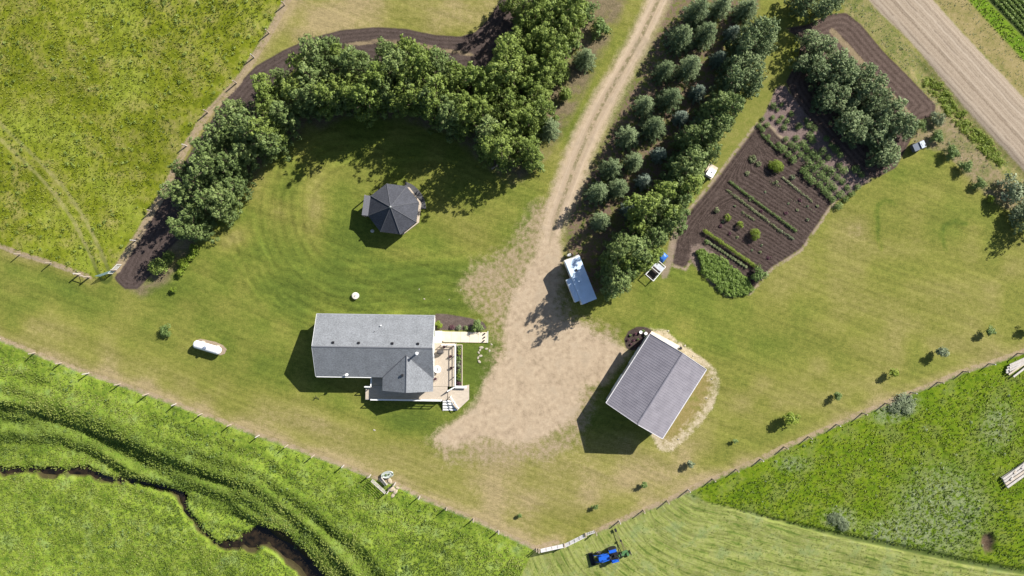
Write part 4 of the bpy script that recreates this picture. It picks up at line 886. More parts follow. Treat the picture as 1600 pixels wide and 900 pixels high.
dr = MB(); dr.box((1.75-.45, -wd-.03, 1.95), (1.6,.06,2.05)); dr.build('door', glass, house)
for x in (-5.85,-2.05,2.95,6.75):
    v = MB(); zz = zs(.62); v.box((x,.62,zz+.10), (.36,.36,.16), bev=.03); v.box((x,.62,zz+.20), (.28,.28,.05)); v.build('roof_vent', dark, house)
v = MB(); v.lathe([(.06,0),(.06,.4),(.09,.41),(.09,.46)], (1.0, 3.2, zs(3.2)-.05), 10); v.build('vent_pipe', white_metal, house, smooth=True)
v = MB(); v.lathe([(.05,0),(.05,.3)], (.1, 2.3, zs(2.3)-.05), 10); v.build('vent_pipe', dark, house, smooth=True)
v = MB(); v.box((bx-.6, -4.15, 4.86), (.34,.34,.2), bev=.03); v.build('roof_vent', dark, house)
v = MB(); v.lathe([(.13,0),(.13,1.0),(.22,1.02),(.24,1.12),(.05,1.22)], (6.7,-.75,zs(.75)-.1), 14); ch = v.build('chimney_flue', white_metal, house, smooth=True)
v = MB(); v.lathe([(.02,0),(.02,.9)], (-4.25,-4.35,zs(4.35)), 6); v.tube((-4.6,-4.35,zs(4.35)+.8),(-3.9,-4.35,zs(4.35)+.8),.02,.02,5); v.lathe([(.02,0),(.22,.06),(.26,.12)], (-4.1,-4.4,zs(4.4)+.45), 12, Matrix.Rotation(-.9,4,'X')); v.build('aerial', white_metal, house)
dn = MB(); dn.tube((-Lh+.35,-wd-.08,0.1),(-Lh+.35,-wd-.08,E-.1),.05,.05,8); dn.build('downpipe', white, house)
# deck in house coordinates: helper from plan pixels
Mh = (Matrix.Translation((hx,hy,0)) @ Matrix.Rotation(ang,4,'Z')).inverted()
def hl(px, py, z): p = Mh @ Vector((*P(px, py, z), 0)); return (p.x, p.y)
DZ = .85
deck = thing('deck', 'tan wooden deck wrapping the south and east sides of the house, with white-topped rails', 'deck', (hx, hy, 0), ang)
A = [hl(571,624,DZ), hl(571,606,DZ), hl(583,606,DZ), hl(583,596,DZ)]
dS = MB(); dS.prism([hl(570,623.5,DZ), hl(570,608,DZ), hl(582,608,DZ), hl(582,588,DZ), (wl-8.3,-wd-.02), (wl+.1,-wd-.02), hl(701,592,DZ), hl(701,624,DZ)], DZ-.09, DZ)
# keep the deck floor clear of the bay walls by starting it outside them
dS.v=[]; dS.f=[]
bxl, bxr, byf = x0-.01, x1+.01, y0-.01
sL = hl(571,623.5,DZ); eR = hl(711.5,600,DZ); sR = hl(699,624.5,DZ)
nb = 0
def plank_area(xa, xb, ya, yb, along='x', w_=.14):
    m = MB(); n = int((yb-ya)/w_) if along == 'x' else int((xb-xa)/w_)
    for i in range(n):
        if along == 'x': m.box(((xa+xb)/2, ya+w_*(i+.5), DZ-.02), (xb-xa, w_-.012, .04))
        else: m.box((xa+w_*(i+.5), (ya+yb)/2, DZ-.02), (w_-.012, yb-ya, .04))
    return m
m = plank_area(sL[0], bxl+.0, -wd-1.72, -wd-.02); m2 = plank_area(sL[0], sR[0], sL[1], byf-.0); 
# west bit between main wall and bay
m = plank_area(hl(582,600,DZ)[0], bxl, byf, -wd-.02)
m2.add(m.v, m.f)
m2.build('floor_boards', deckw, deck)
m3 = plank_area(bxr+.02, eR[0], byf+.01, hl(700,536,DZ)[1], 'y'); m3.build('floor_boards', deckx, deck)
fr = MB()
for (a, b) in ((sL,(sR[0],sL[1])), ((eR[0],byf),(eR[0],hl(700,536,DZ)[1])), ((sL[0],sL[1]),(sL[0],byf))):
    cx, cy = (a[0]+b[0])/2, (a[1]+b[1])/2; dx, dy = abs(a[0]-b[0]), abs(a[1]-b[1])
    fr.box((cx, cy-.06*(dx>dy), DZ-.15), (max(dx,.06), max(dy,.06), .22))
for x in np.arange(sL[0]+.2, sR[0], 2.0): fr.box((x, sL[1]+.1, .35), (.12,.12,.7))
for y in np.arange(byf, hl(700,536,DZ)[1], 2.0): fr.box((eR[0]-.1, y, .35), (.12,.12,.7))
fr.build('joists', greyw, deck)
def rail(pts, par, zb, h=.98, gap=1.45, cap=white, name='railing'):
    body = MB(); top = MB()
    for a, b in zip(pts[:-1], pts[1:]):
        L = math.hypot(b[0]-a[0], b[1]-a[1]); n = max(1, round(L/gap)); an = math.atan2(b[1]-a[1], b[0]-a[0])
        for i in range(n+1): f = i/n; body.box((a[0]+(b[0]-a[0])*f, a[1]+(b[1]-a[1])*f, zb+h/2), (.10,.10,h), an)
        c = ((a[0]+b[0])/2, (a[1]+b[1])/2)
        for hh in (.15,.52): body.box((*c, zb+hh), (L-.08,.05,.10), an)
        top.box((*c, zb+h+.022), (L+.1,.15,.04), an)
    o = body.build(name, cap, par); top.build('top_rail', cap, o); return o
cz = DZ
rail([hl(712,539,DZ), hl(712,603,DZ), hl(700,610,DZ)], deck, DZ)
rail([(sR[0]-.9,sL[1]+.06), (sL[0]+1.0,sL[1]+.06)], deck, DZ)
rail([(sL[0]+.05, byf-.1), (hl(582,600,DZ)[0]-.05, byf-.1), (hl(582,600,DZ)[0]-.05,-wd-.3)], deck, DZ)
rail([hl(711,538,DZ), hl(691,538,DZ)], deck, DZ, .95, 1.0)
# low landing and steps at the corner
LZ = .52
lp = [hl(x, y, LZ) for x, y in ((700,610),(712,606),(733,601),(733,624),(715,641),(700,625))]
lm = MB(); lm.prism(lp, LZ-.08, LZ); lm.build('landing', deckw, deck)
lu = MB()
for p in ((731,603),(731,622),(716,638)): q = hl(*p, 0); lu.box((q[0], q[1], .22), (.12,.12,.44))
lu.build('landing_posts', greyw, deck)
bn = MB(); a = hl(711,605,1.0); b = hl(729,604.5,1.0); bn.box(((a[0]+b[0])/2, (a[1]+b[1])/2, .97), (abs(b[0]-a[0]), .36, .06)); bn.box(((a[0]+b[0])/2, (a[1]+b[1])/2, .74), (abs(b[0]-a[0])-.1, .1, .40)); bn.build('bench_rail', white, deck)
st_ = MB()
for i in range(4):
    zz = DZ-.12-.2*i; a = hl(692,627+4.2*i,zz); b = hl(705+i*2.8,627+4.2*i,zz); st_.box(((a[0]+b[0])/2, a[1], zz), (b[0]-a[0], .30, .05)); 
st_.build('steps', white, deck)
sg = MB(); a = hl(692,625,DZ); b = hl(692,642,.1)
sg.tube((a[0],a[1],DZ-.15),(b[0],b[1],.05),.07,.07,6); a = hl(703,624,DZ); b = hl(715,641,.1); sg.tube((a[0],a[1],DZ-.15),(b[0],b[1],.08),.07,.07,6); sg.build('stringer', greyw, deck)
r2 = MB(); a = hl(704,620,1.4); b = hl(716,638,.95); r2.tube((a[0],a[1],1.5),(b[0],b[1],1.1),.05,.05,6); r2.tube((a[0],a[1],1.1),(b[0],b[1],.8),.04,.04,6)
for f in (0,.5,1): r2.tube((a[0]+(b[0]-a[0])*f, a[1]+(b[1]-a[1])*f, .45), (a[0]+(b[0]-a[0])*f, a[1]+(b[1]-a[1])*f, 1.5-.4*f), .05,.05,6)
r2.build('stair_rail', white, deck)
# walkway
wk = thing('walkway', 'pale concrete walkway leading from the dirt yard to the deck', 'walkway', (hx, hy, 0), ang)
a = hl(691,518,.15); b = hl(762,535.5,.15); m = MB(); n = 5
for i in range(n):
    xa = a[0]+(b[0]-a[0])*i/n; xb = a[0]+(b[0]-a[0])*(i+1)/n; m.box(((xa+xb)/2, (a[1]+b[1])/2, .07), (xb-xa-.02, a[1]-b[1], .16), bev=.01)
m.build('slab', conc2, wk); a = hl(678,517,.6); b = hl(690,538,.6); m = MB(); m.box(((a[0]+b[0])/2, (a[1]+b[1])/2, .3), (b[0]-a[0], a[1]-b[1], .6), bev=.02); m.build('porch_step', mat('porch_paint', (.66,.60,.52), .7), wk)
m = MB(); m.box((b[0]+.18, (a[1]+b[1])/2+.2, .2), (.32, 1.5, .38)); m.build('lower_step', conc2, wk)
m = MB(); a = hl(762,518,.2); b = hl(762,535,.2); m.box((a[0]+.03, (a[1]+b[1])/2, .1), (.08, a[1]-b[1]+.1, .24)); m.build('edging', white, wk)
for i, (x, y) in enumerate([(757,521.5),(757,527),(756,532.5)]):
    X_, Y_ = P(x, y, .3); m = MB(); an = .6
    m.lathe([(.05,0),(.14,.02),(.13,.22),(.10,.30),(.02,.31)], (0,0,0), 12, None, 1.2, .8); m.tube((0,0,.28),(.16,.05,.42),.04,.02,6)
    o = m.build('garden_ornament', dark, None, (X_, Y_, .152), an, True); tag(o, ['upper','middle','lower'][i]+' of three small dark ornaments at the outer end of the walkway', 'ornament', 'small dark ornaments on the walkway')
# planter strip in front of the deck rail
pb = thing('planter_bed', 'narrow raised bed of leafy plants in front of the deck rail', 'planter'); m = MB()
a = P(712.8,539,.3); b = P(722,604,.3)
m.box((b[0], (a[1]+b[1])/2, .17), (.10, a[1]-b[1], .34)); m.box(((a[0]+b[0])/2, a[1], .17), (b[0]-a[0], .10, .34)); m.box(((a[0]+b[0])/2, b[1], .17), (b[0]-a[0], .10, .34)); m.build('timber_edging', mat('pale_board', (.50,.43,.33), .8), pb)
m = MB(); m.box(((a[0]+b[0])/2, (a[1]+b[1])/2, .12), (b[0]-a[0]-.12, a[1]-b[1]-.12, .24)); m.build('soil', mat('bed_soil', (.05,.037,.03), .95, 0, .3, 6, .5), pb)
for i in range(9):
    y = a[1]-.5-(a[1]-b[1]-1)*i/8; rr_ = np.random.default_rng(i+5); k = ['crop','lime','crop','crop','silver','crop','lime','crop','red'][i]
    o = leaf_obj('bedding_plant', clump_cloud([(rr_.normal()*.16, rr_.normal()*.22, .15+.25*rr_.random(), .2, .3+.5*rr_.random()) for _ in range(9)], 520, .07, rr_), LM[k])
    o.location = ((a[0]+b[0])/2+.03*(i%2), y, .24); nm_ = {'crop':'green','lime':'yellow green','silver':'grey green','red':'purple'}[k]
    tag(o, nm_+' leafy plant in the narrow raised bed by the deck rail', 'plant', nm_+' plants in the narrow raised bed')
for x, y, k, s_, lb in [(685,508,'goldbush',.75,'yellow green bush in the mulch bed against the house corner'),(746,510,'bush',.72,'round green bush beside the walkway near its outer end')]: plant(k, x, y, lb, None, s_, .8, 'shrub')
for x, y, R_, m_, lb in [(706,511,.35,'red','low dark plant in the mulch bed above the walkway'),(717,512,.4,'silver','grey plant in the middle of the mulch bed above the walkway'),(728,512,.32,'crop','small green plant in the mulch bed near the round bush')]: herb(x, y, R_, m_, lb, 'bedding_plant', .45)
for i, (x, y, s_) in enumerate([(752,543,.28),(750,547,.2),(748,551,.18),(751,556,.24),(747,559,.2),(749,565,.24),(760,545,.2),(765,548,.17),(768,538,.15),(590,522,.0),(655,452,.10),(663,467,.12),(702,468,.09),(720,453,.09),(585,672,.16)]):
    if s_ == 0: continue
    X_, Y_ = P(x, y); m = MB(); m.lathe([(.6*s_,0),(s_,.3*s_),(.8*s_,.55*s_),(.3*s_,.62*s_)], (0,0,-.02), 9, None, 1.3, .8)
    near = i < 9; o = m.build('pale_stone', mat('tan_stone', (.36,.32,.25), .85, 0, .2, 6), None, (X_, Y_, zat(X_, Y_)), i*1.1, True)
    tag(o, 'pale stone on the grass just below the outer end of the walkway' if near else 'pale stone lying alone on the mown lawn around the house', 'stone', 'pale stones below the walkway' if near else 'pale stones scattered on the lawn')
# furniture on the deck
X_, Y_ = P(683.5,577,1.5); tb = thing('patio_table', 'round white patio table on the east deck', 'table', (X_, Y_, DZ)); m = MB(); m.lathe([(.02,.70),(.56,.70),(.58,.73),(.56,.75),(.02,.75)], n=24); m.build('table_top', white, tb, smooth=True)
m = MB()
for a_i in range(4): a2 = a_i*PI/2+.5; m.tube((math.cos(a2)*.38, math.sin(a2)*.38, 0), (math.cos(a2)*.3, math.sin(a2)*.3, .7), .025, .025, 6)
m.build('leg', white, tb)
m = MB(); m.box((X_+.05, Y_+.08, DZ+.755+.06), (.08,.22,.12)); m.box((X_+.02, Y_-.2, DZ+.755+.05), (.1,.1,.10)); tag(m.build('tray', dark), 'small dark items standing on the round white patio table', 'tray')
X_, Y_ = P(688,550,1.3); gr = thing('barbecue', 'dark covered barbecue on the deck beside the top corner rail', 'barbecue', (X_, Y_, DZ), .1); m = MB(); m.box((0,0,.55), (1.0,.6,.5), bev=.1); m.lathe([(.4,.8),(.38,.92),(.25,1.02),(.02,1.06)], n=16, sx=1.2, sy=.75); m.build('lid', mat('charcoal_cover', (.07,.065,.065), .8), gr)
m = MB()
for q in ((-.4,-.22),(.4,-.22),(-.4,.22),(.4,.22)): m.tube((*q,0),(*q,.35),.03,.03,6)
m.build('leg', dark, gr)
for i, (x, y) in enumerate([(704,557),(705,575),(694,542),(680,592),(684,583+7)]):
    if i == 4: continue
    X_, Y_ = P(x, y, 1.2); ch = thing('flower_pot', ['dark flower pot against the deck rail near the top','dark flower pot against the deck rail near the middle','dark flower pot in the top corner of the deck','dark flower pot against the house wall on the deck'][i], 'flower pot', (X_, Y_, DZ)); m = MB(); m.lathe([(.13,0),(.2,.32),(.22,.34),(.2,.36),(.17,.30)], n=14); m.build('pot', mat('dark_clay', (.06,.035,.03), .7), ch, smooth=True)
    rr_ = np.random.default_rng(i); leaf_obj('flowers', clump_cloud([(rr_.normal()*.08, rr_.normal()*.08, .4+.1*rr_.random(), .14, .5) for _ in range(6)], 700, .05, rr_), LM['red'], ch)

# ---- octagonal gazebo
GC = P(614.8,326.5,2.5); gz_ = thing('gazebo', 'large octagonal gazebo with a dark shingled roof and small west porch', 'gazebo', (GC[0], GC[1], 0))
ga = [math.radians(15+45*i) for i in range(8)]; RR = 4.02; ez, pk = 2.5, 5.1
m = MB(); pkv = (0,0,pk)
for i in range(8):
    a, b = ga[i], ga[(i+1)%8]; m.slab([pkv, (RR*math.cos(a), RR*math.sin(a), ez), (RR*math.cos(b), RR*math.sin(b), ez)], .14)
rf = m.build('roof', sh_g, gz_)
m = MB()
for a in ga: m.tube((0,0,pk+.01),(RR*math.cos(a), RR*math.sin(a), ez+.01),.05,.05,6)
m.build('hip_cap', mat('hip_shingle', (.09,.093,.105), .9), rf); m = MB(); m.lathe([(.2,-.05),(.14,.15),(.16,.3),(.03,.42)], (0,0,pk), 10); m.build('finial', galv, rf)
# porch roof on the west face (between 150 and 195 degrees)
a, b = ga[3], ga[4]; p0_, p1_ = Vector((RR*math.cos(a), RR*math.sin(a), ez+.02)), Vector((RR*math.cos(b), RR*math.sin(b), ez+.02)); mid_ = (a+b)/2; ov = Vector((math.cos(mid_), math.sin(mid_), 0))*1.0
m = MB(); m.slab([p0_, p0_+ov-Vector((0,0,.16)), p1_+ov-Vector((0,0,.16)), p1_], .12); m.build('porch_roof', mat('porch_shingle', (.15,.15,.165), .9, 0, .15, 6), gz_)
m = MB()
for p in (p0_+ov*.92, p1_+ov*.92): m.box((p.x, p.y, (ez-.25)/2), (.14,.14,ez-.25), mid_)
m.build('porch_post', post_w, gz_)
fl = MB(); fc = P(619.5,327.5,.3); fo = (fc[0]-GC[0], fc[1]-GC[1]); RF = 4.02; fp = [(fo[0]+RF*math.cos(a), fo[1]+RF*math.sin(a)) for a in ga]; fl.prism(fp, 0, .3)
fl.build('deck_floor', deckw, gz_); m = MB(); q0 = p0_+ov*1.05; q1 = p1_+ov*1.05
m.prism([(fp[3][0]+.1,fp[3][1]),(q0.x,q0.y),(q1.x,q1.y),(fp[4][0]+.1,fp[4][1])], 0, .24); m.build('porch_floor', deckx, gz_)
m = MB(); rl = MB()
for i, a in enumerate(ga):
    p = (fo[0]*.6+3.7*math.cos(a), fo[1]*.6+3.7*math.sin(a)); m.box((*p, 1.4), (.15,.15,2.2), a)
    if i != 3:
        b = ga[(i+1)%8]; q = (fo[0]*.6+3.7*math.cos(b), fo[1]*.6+3.7*math.sin(b)); c_ = ((p[0]+q[0])/2, (p[1]+q[1])/2); L = math.hypot(q[0]-p[0], q[1]-p[1]); an = math.atan2(q[1]-p[1], q[0]-p[0])
        for hh in (.45,.95,1.25): rl.box((*c_, hh), (L-.16,.06,.09), an)
        for s in np.arange(-L/2+.3, L/2-.1, .3): rl.box((c_[0]+math.cos(an)*s, c_[1]+math.sin(an)*s, .7), (.05,.04,.42), an)
m.build('post', post_w, gz_); rl.build('railing', deckw, gz_)
m = MB(); m.lathe([(.2,0),(.26,.12),(.12,.2)], n=10, sx=1.2); X_, Y_ = P(582,361); tag(m.build('pale_rock', mat('pale_stone', (.5,.47,.42)), None, (X_, Y_, 0), 0, True), 'single pale rock in the shadow of the dark roofed gazebo', 'stone')
ap = thing('shaded_deck_rim', 'dark arc standing for the shaded rim of the gazebo deck', 'deck_rim', (GC[0]+fo[0], GC[1]+fo[1], 0)); m = MB(); aa = np.radians(np.linspace(2, 72, 22)); m.prism([(4.6*math.cos(q), 4.6*math.sin(q)) for q in aa]+[(3.6*math.cos(q), 3.6*math.sin(q)) for q in aa[::-1]], -.05, .12)
m.build('deck_rim', mat('shade_dark_rim', (.075,.075,.08), .9, 0, .2, 4, .4), ap)  # arc stands for the deck rim; its shade is put into this dark colour

# ---- metal roofed workshop
def rot2(v, a): return (v[0]*math.cos(a)-v[1]*math.sin(a), v[0]*math.sin(a)+v[1]*math.cos(a))
gE, gR = 3.75, 6.5
cor = [P(948,630,gE), P(1016,523,gE), P(1104,576,gE), P(1034,685,gE)]
gc = (sum(c[0] for c in cor)/4, sum(c[1] for c in cor)/4); gang = math.atan2(cor[1][1]-cor[0][1], cor[1][0]-cor[0][0]); gL = 12.35/2; gD = 10.0/2
shop = thing('workshop', 'large workshop with a ribbed mauve grey metal gable roof', 'workshop', (gc[0], gc[1], 0), gang)
mr = bpy.data.materials.new('ribbed_metal'); t = NT(mr); co = t.coord(); t.out(t.ramp(t.noise(co, .8, 4), [(.3,(.178,.167,.192)),(.7,(.226,.212,.240))]), .6, .0, .5)
def ribbed(sgn):
    m = MB(); px_ = []; x = -gL
    sp = .38
    while x < gL-.02:
        for dx, dz in ((0,0),(.28,0),(.30,.025),(.345,.025),(.365,0)):
            if x+dx <= gL: px_.append((x+dx, dz))
        x += sp
    px_.append((gL, 0)); n = len(px_); vs = []
    for (xx, dz) in px_: vs.append((xx, sgn*.02, gR+dz)); 
    for (xx, dz) in px_: vs.append((xx, sgn*gD, gE+dz))
    for (xx, dz) in px_: vs.append((xx, sgn*gD, gE-.05))
    for (xx, dz) in px_: vs.append((xx, sgn*.02, gR-.05))
    fs = []
    for i in range(n-1):
        for k in range(3):
            q = (k*n+i, k*n+i+1, (k+1)*n+i+1, (k+1)*n+i); fs.append(q if sgn < 0 else q[::-1])
    return m.add(vs, fs)
o = ribbed(1); o2 = ribbed(-1); o.add(o2.v, o2.f); rf = o.build('roof', mr, shop)
m = MB(); sl = math.atan2(gR-gE, gD); m.box((0,.07,gR+.04), (2*gL+.05,.16,.02), rx=-sl); m.box((0,-.07,gR+.04), (2*gL+.05,.16,.02), rx=sl); m.build('ridge_cap', mat('ridge_metal', (.20,.19,.22), .6), rf)
m = MB()
for sx in (-1,1):
    for sy in (-1,1): m.box((sx*(gL+.03), sy*gD/2, (gR+gE)/2-.03), (.07, math.hypot(gD,gR-gE), .2), rx=-sy*sl)
for sy in (-1,1): m.box((0, sy*(gD+.06), gE-.07), (2*gL,.11,.13))
m.build('trim', mat('pale_trim', (.55,.54,.56), .5), shop)
wL, wD = gL-.3, gD-.35; wz = gE-.28
swall = mat('workshop_cladding', (.50,.49,.47), .55, 0, .06, 1.5, .1); m = MB()
for sx in (-1,1):
    pts = [(-wD,0),(wD,0),(wD,wz),(0,gR-.26),(-wD,wz)]; vs = [(sx*wL-.08,y,z) for y,z in pts]+[(sx*wL+.08,y,z) for y,z in pts]
    m.add(vs, [(4,3,2,1,0),(5,6,7,8,9)]+[(i,(i+1)%5,5+(i+1)%5,5+i) for i in range(5)])
for sy in (-1,1): m.box((0, sy*(wD-.08), wz/2), (2*wL-.17,.15,wz))
m.build('wall', swall, shop)
for x in (-2.8, 2.2):
    m = MB(); m.box((x, wD+.03, 1.35), (3.0,.06,2.7))
    for k in range(4): m.box((x, wD+.065, .55+.6*k), (2.9,.02,.04))
    d_ = m.build('garage_door', white, shop); k_ = MB(); k_.tube((x,wD+.06,.35),(x,wD+.12,.35),.04,.04,6); k_.build('handle', dark, d_)
window(shop, wL+.08, 1.5, 1.9, 1.0, .9, 'e'); window(shop, wL+.08, -2.0, 1.9, 1.0, .9, 'e'); window(shop, 0, -wD, 1.9, 1.2, .9, 's')
m = MB(); m.box((wL+.11, -.3, 1.05), (.06,.9,2.1)); d_ = m.build('door', white, shop); k_ = MB(); k_.tube((wL+.14,.05,1.0),(wL+.2,.05,1.0),.03,.03,6); k_.build('handle', dark, d_)
# concrete pad and things at its north end
m = MB(); a = P(1018,517); b = P(1062,540); c = P(1057,552); d = P(1010,530); m.prism([a,b,c,d], -.05, .10); tag(m.build('concrete_pad', conc2), 'pale concrete pad along the upper end wall of the workshop', 'pad')
X_, Y_ = P(1051,538.5,.8); ld = thing('ladder', 'white ladder lying on its edge beside the workshop end wall', 'ladder', (X_, Y_, .1), math.atan2(P(1062,545)[1]-P(1040,532)[1], P(1062,545)[0]-P(1040,532)[0])); m = MB()
for s in (-.3,.3): m.box((0, s*.6, .35+s*.9), (2.4,.05,.08))
m.build('side_rail', white_metal, ld); m = MB()
for i in range(8): m.tube((-1.05+.3*i,-.18,.08),(-1.05+.3*i,.18,.62),.02,.02,6)
m.build('rung', white_metal, ld)
X_, Y_ = P(1063,544,.5); m = MB(); m.lathe([(.02,0),(.2,0),(.24,.5),(.26,.52),(.22,.54)], n=16); tag(m.build('black_bucket', black, None, (X_, Y_, .1), 0, True), 'dark round bucket at the lower end of the white ladder', 'bucket')
X_, Y_ = P(1072,550,.2)
for i, (x, y, s_) in enumerate([(1044,517,.14),(1070,540,.15),(1083,556,.12),(1112,592,.13),(1104,622,.12),(1060,686,.14)]):
    X_, Y_ = P(x, y); m = MB(); m.lathe([(.7*s_,0),(s_,.4*s_),(.5*s_,.8*s_)], (0,0,0), 8, None, 1.3, .9); tag(m.build('gravel_rock', mat('tan_stone', (.36,.32,.25)), None, (X_, Y_, zat(X_, Y_)), i*.7, True), 'light rock in the pale gravel ring around the workshop', 'stone', 'light rocks around the workshop')
for i, (x, y, k, R_) in enumerate([(981,531,'red',.2),(985,524,'crop',.16),(990,532,'red',.18),(993,522,'red',.2),(997,530,'crop',.15),(986,538,'red',.15),(993,540,'red',.16),(1005,517,'crop',.22),(1008,524,'silver',.22),(1001,536,'red',.15)]):
    herb(x, y, R_, k, {'red':'purple','crop':'green','silver':'grey'}[k]+' plant in the dark flower bed at the workshop corner', 'bedding_plant', .35); C.objects[-1]['group'] = {'red':'purple','crop':'green','silver':'grey'}[k]+' plants in the workshop flower bed'
for i, (x, y) in enumerate([(1001,519),(1009,521)]):
    X_, Y_ = P(x, y, .3); m = MB(); m.lathe([(.13,0),(.22,.4),(.25,.42),(.2,.44),(.05,.36)], n=14); tag(m.build('white_pot', white, None, (X_, Y_, .02), 0, True), ['white pot in the dark flower bed, further from the workshop','white pot in the dark flower bed touching the workshop roof edge'][i], 'pot')
# ---------------------------------------------------------------- camper, tank, tractor, fences and small things
a = P(893.5,402,3.2); b = P(921.5,472,3.2); cc = ((a[0]+b[0])/2, (a[1]+b[1])/2); ca = math.atan2(a[1]-b[1], a[0]-b[0]); L = math.hypot(a[0]-b[0], a[1]-b[1])
rv = thing('travel_trailer', 'white travel trailer with a slide-out, parked in tree shade beside the dirt yard', 'camper', (cc[0], cc[1], 0), ca)
rvw = mat('camper_roof', (.52,.64,.78), .4, 0, .08, 1.2, spec=.5); m = MB(); W = 2.42  # roof itself is white; blue of the skylit shade is put into its colour
pr_ = [(-L/2,.55),(L/2-.5,.55),(L/2,1.1),(L/2,2.3),(L/2-.25,2.95),(-L/2+.05,3.0)]; n = len(pr_)
m.add([(x,-W/2,z) for x,z in pr_]+[(x,W/2,z) for x,z in pr_], [tuple(range(n)), tuple(range(2*n-1,n-1,-1))]+[((i+1)%n,i,n+i,n+(i+1)%n) for i in range(n)]); m.build('body', white, rv)
m = MB(); m.box((-.12,0,3.03), (L-.35,W-.04,.08), bev=.03)
for x in (L/2-.75, L/2-1.15): m.box((x,0,3.075), (.05,W-.1,.02))
rf = m.build('roof', rvw, rv)
for x, y, s in ((1.6,.1,.36),(-.6,-.6,.3),(-2.6,.3,.4)): m = MB(); m.box((x,y,3.13), (s,s,.12), bev=.03); m.build('roof_vent', dark if x > 1 else rvw, rf)
m = MB(); m.box((.2,.15,3.22), (.95,.7,.28), bev=.08); m.build('air_conditioner', rvw, rf)
m = MB(); a_ = P(884,436,2.7); b_ = P(901,471,2.7); q = Vector(((a_[0]+b_[0])/2-cc[0], (a_[1]+b_[1])/2-cc[1])); qx = q.x*math.cos(-ca)-q.y*math.sin(-ca); ln = 3.7
sgn = 1; m.box((qx-.1, sgn*(W/2+.42), 1.85), (ln,.84,1.8), bev=.04); so = m.build('slide_out', white, rv); m = MB(); m.box((qx-.1, sgn*(W/2+.43), 2.78), (ln-.02,.84,.05)); m.build('slide_roof', rvw, so)
m = MB(); m.box((L/2-1.6, W/2+.012, 1.9), (.9,.03,.6)); m.box((-L/2+.5, W/2+.012, 1.9), (.4,.03,.5)); m.box((-1,-W/2-.012,1.9), (1.2,.03,.6)); m.build('window', glass, rv)
m = MB(); m.box((1.4,-W/2-.02,1.6), (.7,.04,1.9)); m.build('door', mat('camper_door', (.65,.65,.63), .5), rv)
for sx in (-.45,.45):
    for sy in (-1,1):
        m = MB(); m.lathe([(.02,-.1),(.3,-.11),(.35,-.07),(.35,.07),(.3,.11),(.02,.1)], (-.5+sx*1.0, sy*(W/2-.16), .35), 18, Matrix.Rotation(PI/2,4,'X')); wh = m.build('wheel', black, rv, smooth=True)
m = MB(); m.tube((L/2-.3,-.6,.5),(L/2+1.0,0,.5),.05,.05,6); m.tube((L/2-.3,.6,.5),(L/2+1.0,0,.5),.05,.05,6); m.tube((L/2+.9,0,.05),(L/2+.9,0,.8),.04,.04,6); m.build('hitch', dark, rv)
m = MB(); m.lathe([(.28,0),(.30,.05),(.30,.45),(.18,.55)], (L/2+.5,.02,.52), 16, None, .7, 1.2); m.build('gas_bottle_cover', white_metal, rv, smooth=True)
m = MB(); 
for s in (-.22,.22): m.tube((-L/2-.06,.5+s,.8),(-L/2-.06,.5+s,3.05),.02,.02,6)
for z in np.arange(.9,3.0,.28): m.tube((-L/2-.06,.28,z),(-L/2-.06,.72,z),.015,.015,5)
m.build('ladder', dark, rv)

X_, Y_ = P(323.5,543,1.1); pt = thing('propane_tank', 'long white propane tank with rounded ends on the lawn', 'tank', (X_, Y_, 0), math.radians(-16.5))
r0 = .62; hl_ = 1.75; prof = [(.02,-hl_-r0*.78)]+[(r0*math.sin(a), -hl_-r0*.78*math.cos(a)) for a in np.linspace(.2,PI/2,7)]+[(r0*math.sin(a), hl_+r0*.78*math.cos(a)) for a in np.linspace(PI/2,.2,7)]+[(.02,hl_+r0*.78)]
m = MB(); m.lathe(prof, (0,0,1.0), 28, Matrix.Rotation(PI/2,4,'Y')); m.build('vessel', white_metal, pt, smooth=True)
m = MB(); m.lathe([(.02,0),(.24,0),(.25,.25),(.22,.36),(.02,.40)], (-.1,0,1.56), 16); m.build('valve_dome', mat('blue_grey_cap', (.16,.19,.25), .5), pt, smooth=True)
for x in (-1.2,1.2):
    m = MB(); m.box((x,0,.22), (.22,1.0,.5)); m.box((x,0,.02), (.5,1.3,.1)); m.build('leg', conc, pt)
m = MB(); m.prism([(-2.55,-.2),(-2.4,.4),(-1.8,.8),(.5,1.0),(1.8,.85),(2.6,.4),(2.5,-.4),(1.9,-.8),(-1.8,-.8)], -.05, .06); pp = m.build('gravel_pad', mat('pink_gravel', (.27,.21,.15), .95, 0, .3, 8, .6), pt)
X_, Y_ = P(555.5,462,.35); wc = thing('well_cap', 'round white well cap standing alone on the lawn above the house', 'well cap', (X_, Y_, 0)); m = MB(); m.lathe([(.50,-.05),(.50,.38),(.54,.40),(.54,.48),(.30,.55),(.04,.57)], n=24); m.build('casing', mat('aged_concrete', (.62,.58,.52), .8, 0, .12, 3), wc, smooth=True); m = MB(); m.tube((0,0,.5),(0,0,.68),.06,.06,8); m.build('lid_handle', dark, wc)

